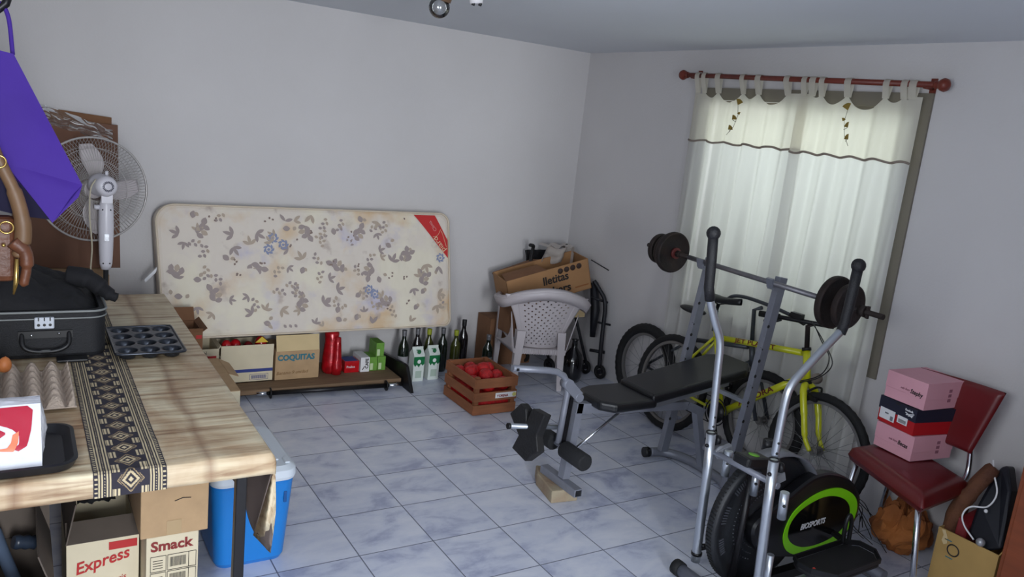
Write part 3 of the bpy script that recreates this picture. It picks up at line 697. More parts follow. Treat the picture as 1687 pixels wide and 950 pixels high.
for i, (x, y, z, s_, mt, lab) in enumerate(((-.09, .40, .30, .045, REDP, 'leftmost red packet in the navy-striped carton'), (-.03, .43, .29, .05, REDP, 'second red packet in the navy-striped carton'), (.04, .40, .285, .045, REDD, 'dark red packet in the navy-striped carton'), (.12, .42, .30, .055, REDP, 'red packet with a yellow tip in the navy-striped carton'))):
    m = M(); m.ball((x, y, z-.02), s_*.78, 16, (.86, 1, 1.1))
    o = obj('snack_packet', m, mt); setp(o, lab, 'packet', 'red packets in the open carton')
    if i == 3: obj('yellow_print', M().prism([(x-.045, y-.047, z-.0), (x+.035, y-.047, z-.0), (x, y-.03, z+.032)], (0, .002, 0)), mk('yellow_print_2', (222, 190, 60), .4), o)
bx = carton('cardboard_box', 'kraft carton hand-lettered COQUITAS in teal, on the low shelf', .192, .472, .33, .60, SZ, .245, CARD)
m = M(); m.poly([(.196, .329, .247), (.468, .329, .247), (.468, .352, .345), (.196, .352, .345)]); obj('raised_flap', m, CARDL, bx, solid=.003, recalc=False)
text('COQUITAS', .05, (.205, .3285, .188), (1, 0, 0), (0, 0, 1), TEALINK, bx, bold=.0022, squash=.93)
text('Banano 9 unidad', .03, (.2, .3285, .095), (1, 0, .02), (0, 0, 1), mk('faded_brown_ink', (128, 94, 56), .7), bx, shear=.2)
# red bottle-shaped foil pack
FOIL = mk('red_foil_wrap', (176, 16, 28), .22, .25, var=.3, vscale=25, bump=.4, bscale=40, coat=.5)
m = M(); m.lathe([(0, 0), (.05, .004), (.058, .03), (.056, .10), (.048, .17), (.044, .22), (.048, .27), (.036, .285), (0, .285)], (.575, .41, SZ), (0, 0, 1), 14)
m.lathe([(0, 0), (.034, .004), (.038, .05), (.03, .12), (.024, .2), (.02, .25), (0, .255)], (.60, .362, SZ), (0, 0, 1), 12)
setp(obj('foil_packet', m, FOIL), 'tall shiny red foil packet standing beside the COQUITAS carton', 'packet')
def small_box(name, label, cat, x, y, z, w, d, h, rot, mt, face=None, group=None):
    t = thing(name, label, cat, (x, y, z), group)
    obj('carton', M().box((x, y, z+h/2), (w, d, h)), mt, t, bevel=.0015)
    if face: face(t)
    t.rotation_euler = (0, 0, rot); return t
def f1(t): text('Pralins', .022, (.672, .3685, .093), (1, 0, 0), (0, 0, 1), PAPERW, t); obj('blue_top', M().box((.705, .42, .1405), (.085, .1, .001)), BLUEINK, t)
small_box('sweets_box', 'small red box with a navy top on the low shelf', 'box', .71, .42, SZ, .10, .10, .08, 0, REDP, f1)
def f2(t): text('CAFE', .03, (.822, .364, .082), (0, 0, 1), (-1, 0, 0), BLKINK, t, bold=.001); obj('squiggle', M().tube([(.782, .3645, .075), (.79, .3645, .088), (.797, .3645, .1)], .003, 5), BLKINK, t)
small_box('tea_box', 'small white box with black print between red and green boxes', 'box', .80, .44, SZ, .062, .15, .10, 0, PAPERW, f2)
GRN = mk('leaf_green_carton', (102, 150, 58), .55, var=.15, vscale=20)
def fg(x, y, z):
    def f_(t): obj('pale_print', M().box((x-.012, y-.0655, z+.03), (.02, .001, .045)), mk('pale_green_print', (196, 214, 170), .6), t)
    return f_
g0 = small_box('green_tea_box', 'lower left green box, beside the small white box', 'box', .862, .44, SZ, .056, .13, .095, 0, GRN, fg(.862, .44, SZ), 'green boxes on the low shelf')
for (x, y, z), lab in (((.922, .44, SZ), 'lower right green box on the low shelf'), ((.905, .44, SZ+.0965), 'green box stacked on top of the other green boxes')):
    c = copy_tree(g0); c.location = (x, y, z); c['label'] = lab

# milk cartons and bottles
MILKW = mk('milk_carton_white', (212, 220, 214), .4); MILKG = mk('milk_green', (22, 108, 62), .4)
def milk(x, y, lab):
    t = thing('milk_carton', lab, 'milk carton', (x, y, 0), 'milk cartons'); w = .04; h = .185
    obj('carton', M().box((x, y, h/2), (2*w, 2*w, h)), MILKW, t, bevel=.002)
    m = M(); m.hexa([(x-w, y-w, h), (x+w, y-w, h), (x+w, y+w, h), (x-w, y+w, h), (x-w, y-.004, h+.035), (x+w, y-.004, h+.035), (x+w, y+.004, h+.035), (x-w, y+.004, h+.035)])
    m.box((x, y, h+.042), (2*w, .006, .018)); obj('gable_top', m, MILKW, t)
    obj('green_print', M().prism([(x-w, y-w-.001, h-.01), (x+w, y-w-.001, h-.01), (x+w, y-w-.001, h-.06), (x+.028, y-w-.001, h-.075), (x+.014, y-w-.001, h-.06), (x, y-w-.001, h-.085), (x-.016, y-w-.001, h-.066), (x-.028, y-w-.001, h-.08), (x-w, y-w-.001, h-.06)], (0, .0008, 0)).box((x, y, h+.03), (.03, .05, .002)), MILKG, t)
    obj('white_print', M().ball((x, y-w-.001, h-.045), .014, 12, (1, .1, 1)), PAPERW, t)
    obj('small_print', M().box((x, y-w-.001, .05), (.045, .001, .05)), mk('pale_print', (168, 186, 172), .6), t)
    obj('cap', M().cyl((x, y-.025, h+.014), (x, y-.034, h+.026), .012), MILKG, t)
    return t
milk(1.145, .300, 'green and white milk carton nearer the shelf end, left of its twin')
milk(1.265, .310, 'green and white milk carton nearer the wooden crate, right of its twin')
def bottle_glass(name, col):
    m = mk(name, col, .08, coat=.6); return m
DG = bottle_glass('dark_green_bottle', (16, 26, 18)); DB = bottle_glass('dark_wine_bottle', (18, 14, 16)); OG = bottle_glass('olive_bottle', (60, 64, 22))
def bottle(x, y, mt, lab, h=.30, r=.037, label=True, cap=None):
    t = thing('wine_bottle', lab, 'bottle', (x, y, 0), 'bottles by the crate')
    obj('glass', M().lathe([(0, .003), (r*.9, 0), (r, .01), (r, h*.60), (r*.9, h*.68), (r*.42, h*.80), (r*.36, h*.97), (r*.42, h*.975), (r*.42, h), (0, h)], (x, y, 0)), mt, t)
    obj('neck_foil', M().lathe([(r*.44, h*.88), (r*.46, h*.97), (r*.46, h+.002), (0, h+.003)], (x, y, 0)), cap or BLACKP, t)
    if label: obj('paper_label', M().lathe([(r+.0006, h*.22), (r+.0006, h*.45)], (x, y, 0), (0, 0, 1)), mk('bottle_label', (150, 148, 152), .7), t)
    return t
WC = mk('grey_cap', (112, 112, 116), .4, .4); YC = mk('yellow_green_cap', (150, 160, 40), .5)
for x, y, mt, lab, h, l_, cp in ((1.085, .40, DG, 'dark bottle with a grey label nearest the shelf end', .325, True, WC), (1.20, .43, DB, 'dark bottle standing directly behind the milk cartons', .325, False, WC),
        (1.30, .45, OG, 'olive bottle with a yellow-green cap', .31, False, YC), (1.405, .44, DG, 'dark green bottle behind the right milk carton', .315, False, WC), (1.50, .42, OG, 'olive bottle behind the wooden crate', .30, False, YC),
        (1.585, .47, DB, 'tall black bottle with a pale neck band behind the crate', .36, False, BLACKP), (1.70, .30, DG, 'clear-necked dark bottle beside the plastic chair leg', .29, True, WC)):
    bottle(x, y, mt, lab, h, .037, l_, cp)

# wooden crate with oranges in red nets
CRW = mk('crate_wood', (138, 86, 54), .75, var=.14, vscale=8, stretch=(1, 1, 5), bump=.15)
cr = thing('wooden_crate', 'slatted wooden crate of red net bags on the tiles', 'crate', (1.35, -.21, 0))
cx0, cx1, cy0, cy1, ch = 1.205, 1.505, -.42, -.02, .245
for k, (z, w) in enumerate(((.035, .062), (.118, .058), (.205, .062))):
    obj('slat', M().box(((cx0+cx1)/2, cy0, z), (cx1-cx0, .009, w)), CRW, cr, bevel=.0015)
    obj('slat', M().box(((cx0+cx1)/2, cy1, z), (cx1-cx0, .009, w)), CRW, cr, bevel=.0015)
    obj('slat', M().box((cx0, (cy0+cy1)/2, z), (.009, cy1-cy0, w)), CRW, cr, bevel=.0015)
    obj('slat', M().box((cx1, (cy0+cy1)/2, z), (.009, cy1-cy0, w)), CRW, cr, bevel=.0015)
for x in (cx0+.02, cx1-.02):
    for y in (cy0+.02, cy1-.02): obj('corner_post', M().box((x, y, ch/2), (.028, .028, ch-.005)), CRW, cr)
obj('base_board', M().box(((cx0+cx1)/2, (cy0+cy1)/2, .008), (cx1-cx0-.01, cy1-cy0-.01, .01)), CRW, cr)
lb = obj('crate_label', M().box((1.425, cy0-.006, .122), (.15, .001, .034)), PAPERW, cr)
t_ = text('YORINA', .022, (1.36, cy0-.0075, .112), (1, 0, 0), (0, 0, 1), DREDINK, lb, bold=.0008)
obj('lemon_picture', M().ball((1.487, cy0-.0065, .121), .015, 14, (1, .08, .9)), mk('lemon_print', (204, 196, 108), .6), lb)
NETR = mk('red_net_fruit', (206, 26, 30), .4, col2=(150, 14, 20), vscale=60, bump=.5, bscale=220)
k = 0; names = ['nearest the label corner', 'at the crate front', 'beside the left slats', 'in the crate middle', 'beside the right slats', 'behind the middle one', 'at the back left', 'at the back right', 'topmost in the crate', 'on the left of the heap', 'on the right of the heap', 'at the far edge']
for (x, y, z, r) in ((1.44, -.355, .175, .045), (1.33, -.36, .17, .047), (1.26, -.29, .175, .045), (1.36, -.27, .20, .05), (1.45, -.25, .185, .046), (1.33, -.17, .20, .048), (1.26, -.10, .18, .046), (1.43, -.10, .185, .046), (1.38, -.20, .225, .044), (1.28, -.21, .215, .042), (1.43, -.17, .215, .042), (1.35, -.08, .19, .045)):
    m = M(); m.ball((x, y, z), r, 18, (1, 1, .94))
    o = obj('netted_fruit', m, NETR); setp(o, 'red netted fruit '+names[k], 'fruit', 'red netted fruit in the crate'); k += 1
m = M(); m.box(((cx0+cx1)/2, (cy0+cy1)/2, .072), (cx1-cx0-.05, cy1-cy0-.05, .11))
bs = obj('fruit_bag', m, NETR, bevel=.02); setp(bs, 'red net bag filling the bottom of the wooden crate', 'net bag')

# ------------------------------------------------------------------ mattress
def mattress():
    m = bpy.data.materials.new('floral_ticking'); m.use_nodes = True; nt = m.node_tree; N = nt.nodes; L = nt.links; b = N['Principled BSDF']; b.inputs['Roughness'].default_value = .85
    tc = N.new('ShaderNodeTexCoord'); prev = None
    base = rgb(220, 210, 198)
    for sc_, col, lo, hi, w in ((3.4, (214, 186, 150), .52, .68, (0, 0, 0)), (4.6, (196, 190, 204), .56, .7, (5, 2, 1)), (9, (176, 160, 150), .6, .75, (9, 9, 2)), (2.6, (228, 220, 200), .5, .6, (3, 7, 7))):
        mp = N.new('ShaderNodeMapping'); mp.inputs['Location'].default_value = w; L.new(tc.outputs['Object'], mp.inputs['Vector'])
        n = N.new('ShaderNodeTexNoise'); n.inputs['Scale'].default_value = sc_; n.inputs['Detail'].default_value = 5; L.new(mp.outputs[0], n.inputs['Vector'])
        mr = N.new('ShaderNodeMapRange'); mr.inputs['From Min'].default_value = lo; mr.inputs['From Max'].default_value = hi; mr.inputs['To Max'].default_value = .95; L.new(n.outputs['Fac'], mr.inputs['Value'])
        mx = N.new('ShaderNodeMix'); mx.data_type = 'RGBA'; L.new(mr.outputs[0], mx.inputs['Factor'])
        if prev is None: mx.inputs[6].default_value = base
        else: L.new(prev, mx.inputs[6])
        mx.inputs[7].default_value = rgb(*col); prev = mx.outputs[2]
    L.new(prev, b.inputs['Base Color'])
    n = N.new('ShaderNodeTexNoise'); n.inputs['Scale'].default_value = 7; L.new(tc.outputs['Object'], n.inputs['Vector'])
    bp = N.new('ShaderNodeBump'); bp.inputs['Strength'].default_value = .35; bp.inputs['Distance'].default_value = .05; L.new(n.outputs['Fac'], bp.inputs['Height']); L.new(bp.outputs[0], b.inputs['Normal'])
    return m
TICK = mattress()
mt_ = thing('mattress', 'single floral mattress standing on edge against the back wall on the shelf cartons', 'mattress', (.47, .45, .35))
# local frame of the front face: corners measured in the room
BL, BR, TR, TL = Vector((-.455, .355, .345)), Vector((1.415, .355, .352)), Vector((1.415, .535, 1.125)), Vector((-.495, .535, 1.122))
def mp_(u, v, w=0):   # u along, v up, w out of the front face
    p = (BL*(1-u)+BR*u)*(1-v)+(TL*(1-u)+TR*u)*v
    n = (BR-BL).cross(TL-BL).normalized(); return p+n*w
Lm, Hm = 1.88, .795
def outline(ins, rads=(.035, .05, .07, .11)):
    o = []; n = 9    # bl, br, tr, tl
    for (cu, cv, a), r in zip(((0, 0, PI), (1, 0, 1.5*PI), (1, 1, 0), (0, 1, .5*PI)), rads):
        r = max(.01, r-ins*.3); x = (ins+r) if cu == 0 else Lm-ins-r; y = (ins+r) if cv == 0 else Hm-ins-r
        for i in range(n+1): t = a+PI/2*i/n; o.append(((x+r*math.cos(t))/Lm, (y+r*math.sin(t))/Hm))
    return o
TH = .115
m = M(); rings = [(.03, 0.004), (.012, -.004), (.002, -.018), (0, -.035), (0, -TH+.03), (.006, -TH+.012), (.03, -TH)]
RR = [[mp_(u, v, w) for u, v in outline(i)] for i, w in rings]
for a, b in zip(RR[:-1], RR[1:]): m.strip(a, b)
m.poly(RR[-1])
# padded front face: fan grid clipped to the outline
fo = outline(.03)
def inner_pt(k, s_):
    u, v = fo[k]; u = .5+(u-.5)*s_; v = .5+(v-.5)*s_
    w = .004+.012*(1-s_**6)+.006*noise.noise((u*9, v*4, 0))*(1-s_**4); return mp_(u, v, w)
ks = [1, .985, .96, .92, .86, .78, .68, .56, .42, .28, .14, .02]
for a, b in zip(ks[:-1], ks[1:]): m.strip([inner_pt(k, a) for k in range(len(fo))], [inner_pt(k, b) for k in range(len(fo))])
m.poly([inner_pt(k, .02) for k in range(len(fo))]); m.sm = [True]*len(m.sm)
# printed leaves and roses belong to the ticking
def facew(u, v):
    s_ = max(abs(u-.5)*2, abs(v-.5)*2); return .0055+.012*(1-min(1, s_)**6)+.006*noise.noise((u*9, v*4, 0))*(1-min(1, s_)**4)
def PT(x, y, h=.0012): return mp_(x/Lm, y/Hm, facew(x/Lm, y/Hm)+h)
rnd = random.Random(11)
def leaf(x, y, a, l, w, mi):
    m.cur = mi; n = 7; pts = []
    for s_ in (1, -1):
        for i in range(n):
            t = i/(n-1) if s_ == 1 else 1-i/(n-1)
            if s_ == -1 and i in (0, n-1): continue
            q = w*math.sin(PI*t)**.8*s_; pts.append((x+l*t*math.cos(a)-q*math.sin(a), y+l*t*math.sin(a)+q*math.cos(a)))
    if all(.04 < p[0] < Lm-.04 and .04 < p[1] < Hm-.04 and not (p[0]-(Lm-.27) > -.06 and p[1]-(Hm-.22) > -.05 and (p[0]-(Lm-.27))+(p[1]-(Hm-.20)) > -.02) for p in pts): m.poly([PT(*p) for p in pts])
for i in range(19):
    for j in range(8):
        x = .06+i*.101+rnd.uniform(-.04, .04)+(j % 2)*.05; y = .06+j*.097+rnd.uniform(-.035, .035); a = rnd.uniform(0, 6.28); t = rnd.random()
        if t < .38:
            l = rnd.uniform(.036, .058); mi = rnd.choice((1, 1, 3))
            for da in (-.95, 0, .95): leaf(x, y, a+da, l*(1 if da else 1.15), l*.2, mi)
        elif t < .62:
            for k in range(5): leaf(x+k*.017*math.cos(a), y+k*.017*math.sin(a), a+(.9 if k % 2 else -.9), .026, .009, rnd.choice((1, 3)))
        elif t < .78: leaf(x, y, a, .046, .017, 1); leaf(x+.035, y+.014, a+1, .03, .011, 3)
        elif t < .9:
            for k in range(3): leaf(x+rnd.uniform(-.02, .02), y+rnd.uniform(-.02, .02), rnd.uniform(0, 6.28), .016, .006, 4)
for (x, y, a) in ((.22, .62, .3), (.30, .22, 1.2), (.52, .44, 5.2), (.80, .16, .6), (.86, .68, 4.4), (1.08, .40, 1.9), (1.18, .62, .2), (1.42, .18, 2.6), (1.50, .50, 5.8), (1.66, .30, 1.1), (.12, .38, 2.2), (1.30, .42, 3.6)):
    m.cur = 3; m.tube([PT(x+k*.016*math.cos(a+k*.15), y+k*.016*math.sin(a+k*.15), .0006) for k in range(6)], .0011, 4)
    for k in range(3):
        px_, py_ = x+k*.03*math.cos(a+k*.3), y+k*.03*math.sin(a+k*.3)
        leaf(px_, py_, a+.9, .052, .017, 1); leaf(px_, py_, a-.9, .045, .015, 3 if k % 2 else 1)
for (x, y) in ((.66, .60), (.72, .56), (1.27, .27), (1.31, .24), (1.80, .48), (.63, .53)):
    for k in range(7): a = k*.9; leaf(x+.018*math.cos(a), y+.018*math.sin(a), a+1.6, .03, .007, 2)
    leaf(x-.01, y-.005, .4, .02, .008, 2)
TL1 = mk('leaf_print_grey', (160, 147, 144), .85); TL2 = mk('rose_print_blue', (138, 146, 174), .85); TL3 = mk('leaf_print_taupe', (180, 164, 148), .85); TL4 = mk('bud_print_brown', (136, 118, 110), .85)
obj('ticking', m, [TICK, TL1, TL2, TL3, TL4], mt_, recalc=False)
PIPM = mk('mattress_piping', (206, 192, 172), .8)
obj('piping', M().tube([mp_(u, v, .002) for u, v in outline(.008)], .0065, 6, closed=True), PIPM, mt_)
obj('piping', M().tube([mp_(u, v, -TH+.006) for u, v in outline(.008)], .0065, 6, closed=True), PIPM, mt_)
# corner band
g = [(1.615, .775), (1.765, .765), (1.862, .61), (1.862, .50)]
m = M()
def bandpt(u, v):
    A_ = (1.605+(1.858-1.605)*u, .772+(.478-.772)*u); B_ = (1.762+(1.858-1.762)*u, .772+(.602-.772)*u)
    p = (A_[0]*(1-v)+B_[0]*v, A_[1]*(1-v)+B_[1]*v); return PT(p[0], p[1], .003)
m.grid(bandpt, 16, 6)
bd = obj('corner_band', m, mk('red_satin_band', (196, 44, 44), .5), mt_, recalc=False)
uu = (bandpt(1, .5)-bandpt(0, .5)).normalized(); nn = (BR-BL).cross(TL-BL).normalized(); vv = nn.cross(uu)
CRM = mk('cream_thread', (222, 196, 160), .7)
text('pıɐd', .05, bandpt(.62, .28)+nn*.003, uu, vv, CRM, bd) if False else text('piard', .055, bandpt(.93, .30)+nn*.004, -uu, -vv, CRM, bd, squash=1.1)
text('Clima', .034, bandpt(.46, .62)+nn*.004, -uu, -vv, mk('pink_thread', (214, 150, 146), .7), bd)
obj('thread_arc', M().tube([bandpt(.52+.05*math.sin(PI*i/8), .08+.8*i/8)+nn*.001 for i in range(9)], .0016, 5).tube([bandpt(.56+.38*i/8, .86-.35*(i/8)**2)+nn*.001 for i in range(9)], .0016, 5), CRM, bd)
obj('handle_strap', M().hexa([(-.487, .42, .735), (-.487, .445, .735), (-.545, .43, .675), (-.545, .41, .675), (-.483, .42, .765), (-.483, .445, .765), (-.552, .43, .695), (-.552, .41, .695)]), PAPERW, mt_, bevel=.004)

# ------------------------------------------------------------------ behind the table: sheets, film, fan
bx = carton('cardboard_box', 'tall tan carton behind the table end, cardboard sheets standing on it', -1.16, -.735, .33, .62, 0, .735, CARD)
for i in range(5): obj('printed_mark', M().box((-.93+i*.04, .3285, .70-.02*(i % 2)), (.016, .001, .014)), mk('brown_print_mark', (112, 80, 52), .8), bx)
FIB = mk('brown_hardboard', (104, 70, 52), .75, var=.12, vscale=5)
m = M(); m.hexa([(-1.14, .52, .742), (-.662, .52, .742), (-.662, .532, .742), (-1.14, .532, .742), (-1.14, .60, 1.545), (-.672, .60, 1.538), (-.672, .612, 1.538), (-1.14, .612, 1.545)])
setp(obj('cardboard_sheet', m, FIB), 'brown cardboard sheet in front, leaning on the wall behind the fan', 'cardboard sheet', 'cardboard sheets behind the fan')
m = M(); m.hexa([(-1.18, .56, .742), (-.70, .56, .742), (-.70, .572, .742), (-1.18, .572, .742), (-1.18, .635, 1.61), (-.70, .635, 1.575), (-.70, .647, 1.575), (-1.18, .647, 1.61)])
setp(obj('cardboard_sheet', m, CARDB), 'brown cardboard sheet at the back, its edge rising above the front one', 'cardboard sheet', 'cardboard sheets behind the fan')
m = M()
def film(u, v):
    x = -1.14+.44*u; top = 1.64-.10*u-.03*u*u
    return Vector((x, .585+.05*noise.noise((u*6, v*5, 3))-.02*math.sin(PI*v), top-.11*v*(1-.35*u)+.015*noise.noise((u*9, v*3, 8))))
m.grid(film, 40, 14)
FILM = glass_mat('plastic_film', (.86, .87, .88), .5, .02)
setp(obj('plastic_film', m, FILM, recalc=False), 'crumpled clear plastic film over the top of the cardboard sheets', 'plastic film')

fan = thing('pedestal_fan', 'white pedestal fan seen from behind, standing past the table end', 'fan', (-.775, .07, 0))
FX, FY, FZ = -.775, .03, 1.262
FW = mk('fan_white_plastic', (214, 212, 220), .35); FBL = mk('fan_blade_plastic', (196, 188, 190), .35); WIRE = mk('fan_grey_wire', (176, 172, 170), .4, .3)
obj('base', M().lathe([(0, 0), (.19, 0), (.19, .02), (.16, .032), (.03, .04), (.026, .09), (0, .09)], (FX, .07, 0)), FW, fan)
obj('pole', M().cyl((FX, .07, .08), (FX, .07, .92), .0125), BLACKP, fan)
m = M(); m.lathe([(0, .80), (.022, .80), (.03, .83), (.033, .9), (.036, 1.02), (.034, 1.12), (.026, 1.16), (.018, 1.175), (0, 1.175)], (FX, .07, .03), (0, 0, 1), 20)
ctrl = obj('control_column', m, FW, fan)
obj('shiny_badge', M().box((FX, .07-.037, 1.0), (.02, .002, .035)), CHROME, ctrl)
m = M()
for x, z in ((-.018, 1.14), (.018, 1.14), (-.015, .865), (.015, .865)): m.ball((FX+x, .07-.03, z), .004, 8)
obj('screw_hole', m, BLACKP, ctrl)
obj('tilt_knob', M().cyl((FX-.03, .06, 1.15), (FX-.055, .06, 1.15), .012), FW, fan)
fa = Vector((-.22, .97, -.05)).normalized()      # axis, pointing away from the camera
mc = Vector((FX, FY-.03, FZ))
mot = obj('motor_housing', M().lathe([(0, -.012), (.035, -.01), (.047, 0), (.052, .02), (.052, .07), (.058, .085), (.058, .12), (.045, .135), (0, .135)], mc, fa, 32).box(mc+Vector((0, .045, -.06)), (.05, .05, .05)), FW, fan)
m = M(); u0 = fa.cross(Vector((0, 0, 1))).normalized(); v0 = u0.cross(fa)
for i in range(20):
    a = 2*PI*i/20; d = u0*math.cos(a)+v0*math.sin(a)
    m.bar(mc+d*.017-fa*.011, mc+d*.027-fa*.0105, .0045, .003, fa)
obj('vent_slot', m, mk('dark_slot', (50, 50, 70), .7), mot)
obj('oscillation_knob', M().cyl(mc+Vector((0, .05, .05)), mc+Vector((0, .05, .072)), .008), FW, mot)
cc = mc+fa*.17+Vector((-.012, 0, -.028)); RG = .262
def cagept(a, r, w): return cc+(u0*math.cos(a)+v0*math.sin(a))*r+fa*w
m = M(); m.tube([cagept(2*PI*i/64, RG, 0) for i in range(64)], .0055, 8, closed=True)
obj('cage_rim', m, WIRE, fan)
m = M()
for i in range(96):
    a = 2*PI*i/96; m.tube([cagept(a, .055, -.045), cagept(a+.05, .15, -.05), cagept(a+.10, .225, -.035), cagept(a+.12, RG, -.003)], .0011, 4, caps=False)
for r, w in ((.055, -.045), (.15, -.05), (.21, -.04)): m.tube([cagept(2*PI*i/56, r, w) for i in range(56)], .0016, 5, closed=True)
obj('rear_grille', m, WIRE, fan)
m = M()
for i in range(96):
    a = 2*PI*i/96; m.tube([cagept(a, .05, .085), cagept(a-.05, .15, .08), cagept(a-.10, .225, .05), cagept(a-.12, RG, .003)], .0011, 4, caps=False)
for r, w in ((.05, .085), (.15, .08), (.21, .055)): m.tube([cagept(2*PI*i/56, r, w) for i in range(56)], .0016, 5, closed=True)
obj('front_grille', m, WIRE, fan)
for k in range(4):
    a0 = 1.35+k*PI/2
    def bl(u, v):
        r = .045+.185*u; w = (.34+.5*math.sin(PI*min(1, u*.9+.1)))*(1-.35*u)*(v-.5); a = a0+w+.35*u
        return cagept(a, r, .02+.035*(v-.5))
    m = M(); m.grid(bl, 14, 8); obj('blade', m, FBL, fan, recalc=False, solid=.002)
obj('hub', M().lathe([(0, -.01), (.045, -.01), (.045, .05), (0, .06)], cc, fa), FBL, fan)
obj('power_cord', M().tube(smooth_path([mc+Vector((-.05, .03, .03)), mc+Vector((-.075, .0, -.02)), mc+Vector((-.08, -.02, -.15)), mc+Vector((-.07, -.02, -.3)), mc+Vector((-.075, .0, -.45)), mc+Vector((-.06, .05, -.7)), mc+Vector((-.05, .1, -1.2))]), .004, 6), mk('cream_cord', (190, 182, 160), .6), fan)

# ------------------------------------------------------------------ bags on the left wall
hk = thing('coat_hook', 'black wall hook holding the purple bag at the left edge', 'hook', (XL, -1.5, 1.9))
obj('plate', M().box((XL+.006, -1.5, 1.9), (.012, .3, .08)), BLACKM, hk)
obj('arm', M().tube([(XL+.006, -1.5, 1.9), (XL+.3, -1.5, 1.92), (XL+.405, -1.5, 1.93), (XL+.44, -1.5, 1.965), (XL+.45, -1.5, 2.0)], .012, 10), BLACKM, hk)
obj('arm', M().tube([(XL+.006, -1.4, 1.9), (XL+.2, -1.4, 1.9), (XL+.23, -1.4, 1.94)], .010, 10), BLACKM, hk)
PUR = mk('purple_nonwoven', (60, 29, 134), .8, bump=.25, bscale=14, var=.08, vscale=4)
pb = thing('shopping_bag', 'bright purple cloth shopping bag hanging at the left edge above the suitcase', 'bag', (-1.2, -1.5, 1.3))
Fr = [(-1.40, -1.56, 1.86), (-1.163, -1.58, 1.822), (-.985, -1.56, 1.445), (-.995, -1.55, 1.405), (-1.068, -1.56, 1.322), (-1.19, -1.56, 1.50), (-1.40, -1.56, 1.80)]
Bk = [(-1.40, -1.44, 1.86), (-1.168, -1.42, 1.815), (-1.01, -1.40, 1.45), (-1.02, -1.40, 1.40), (-1.085, -1.42, 1.335), (-1.21, -1.42, 1.335), (-1.40, -1.42, 1.40)]
m = M()
def q4(a, b, c, d, n=14):
    a, b, c, d = map(Vector, (a, b, c, d))
    def g(u, v):
        p = (a*(1-u)+b*u)*(1-v)+(d*(1-u)+c*u)*v; nrm = (b-a).cross(d-a).normalized()
        e = math.sin(PI*u)*math.sin(PI*v); return p+nrm*(.012*e+.010*noise.noise(p*7)*e)
    m.grid(g, n, n)
q4(Fr[0], Fr[1], Fr[2], Fr[5]); q4(Fr[5], Fr[2], Fr[3], Fr[4]); q4(Fr[6], Fr[0], Fr[5], Fr[5], 8)
q4(Fr[1], Bk[1], Bk[2], Fr[2]); q4(Fr[2], Bk[2], Bk[4], Fr[4])
q4(Bk[0], Bk[1], Bk[4], Bk[6])
q4(Fr[4], Bk[4], Bk[5], Fr[5])
obj('body', m, PUR, pb, recalc=False)
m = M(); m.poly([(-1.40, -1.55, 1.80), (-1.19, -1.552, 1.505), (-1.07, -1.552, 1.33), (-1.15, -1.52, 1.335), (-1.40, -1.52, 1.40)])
obj('dark_underside', m, mk('dark_underside_cloth', (20, 16, 48), .85), pb, recalc=False)  # underside coloured darker than the rest of the bag
obj('strap', M().tube(smooth_path([(-1.30, -1.50, 1.85), (-1.24, -1.50, 1.93), (-1.20, -1.50, 1.965), (-1.175, -1.50, 1.93), (-1.165, -1.5, 1.82)]), .007, 6), PUR, pb)
LEA = mk('tan_leather', (98, 58, 38), .45, var=.25, vscale=14, bump=.2, bscale=60); LEAL = mk('worn_tan_leather', (112, 84, 58), .5, var=.1); BRASS = mk('brass', (196, 164, 96), .25, .9)
hb = thing('leather_handbag', 'brown leather handbag with brass rings hanging below the purple bag', 'handbag', (-1.25, -1.55, 1.1))
obj('body', M().prism(rr_pts(-1.42, -1.16, -1.60, -1.52, .03, 1.14), (0, 0, .2)), LEA, hb, bevel=.02)
obj('shoulder_strap', M().tube(smooth_path([(-1.235, -1.6, 1.60), (-1.20, -1.6, 1.50), (-1.168, -1.6, 1.42), (-1.148, -1.60, 1.33), (-1.15, -1.6, 1.26), (-1.165, -1.6, 1.22)]), [.016]*8+[.018]*8+[.022]*8+[.024]*8+[.018]*8+[.012], 10), LEAL, hb)
obj('flap', M().tube(smooth_path([(-1.175, -1.61, 1.27), (-1.145, -1.61, 1.24), (-1.14, -1.61, 1.19), (-1.15, -1.61, 1.13)]), [.022]*8+[.02]*8+[.014]*8+[.005], 8), LEA, hb)
for x, z in ((-1.205, 1.51), (-1.19, 1.315)): obj('ring', M().torus((x, -1.625, z), (0, 1, .1), .018, .003, 24, 6), BRASS, hb)
obj('rivet', M().ball((-1.198, -1.62, 1.26), .006), BRASS, hb)
obj('tassel', M().tube([(-1.165, -1.63, 1.22), (-1.168, -1.63, 1.15), (-1.175, -1.63, 1.11)], [.006, .008, .003], 6), BRASS, hb)

# ------------------------------------------------------------------ plastic chair with carton, stroller behind
PCW = mk('white_resin', (186, 179, 182), .4, var=.05, vscale=5)
pc = thing('plastic_armchair', 'white resin garden armchair with lattice back, facing the corner', 'chair', (1.9, .1, 0))
rl, rr_ = Vector((1.705, -.045, 0)), Vector((2.04, -.17, 0)); ux = (rr_-rl).normalized(); uy = Vector((-ux.y, ux.x, 0))  # uy points away from the camera
fl_, fr_ = rl+uy*.47-ux*.02, rr_+uy*.44+ux*.03
sb = .285                                               # seat height at the back
def along(s_, y, z): return rl+ux*s_+uy*y+Vector((0, 0, z))
wB = (rr_-rl).length
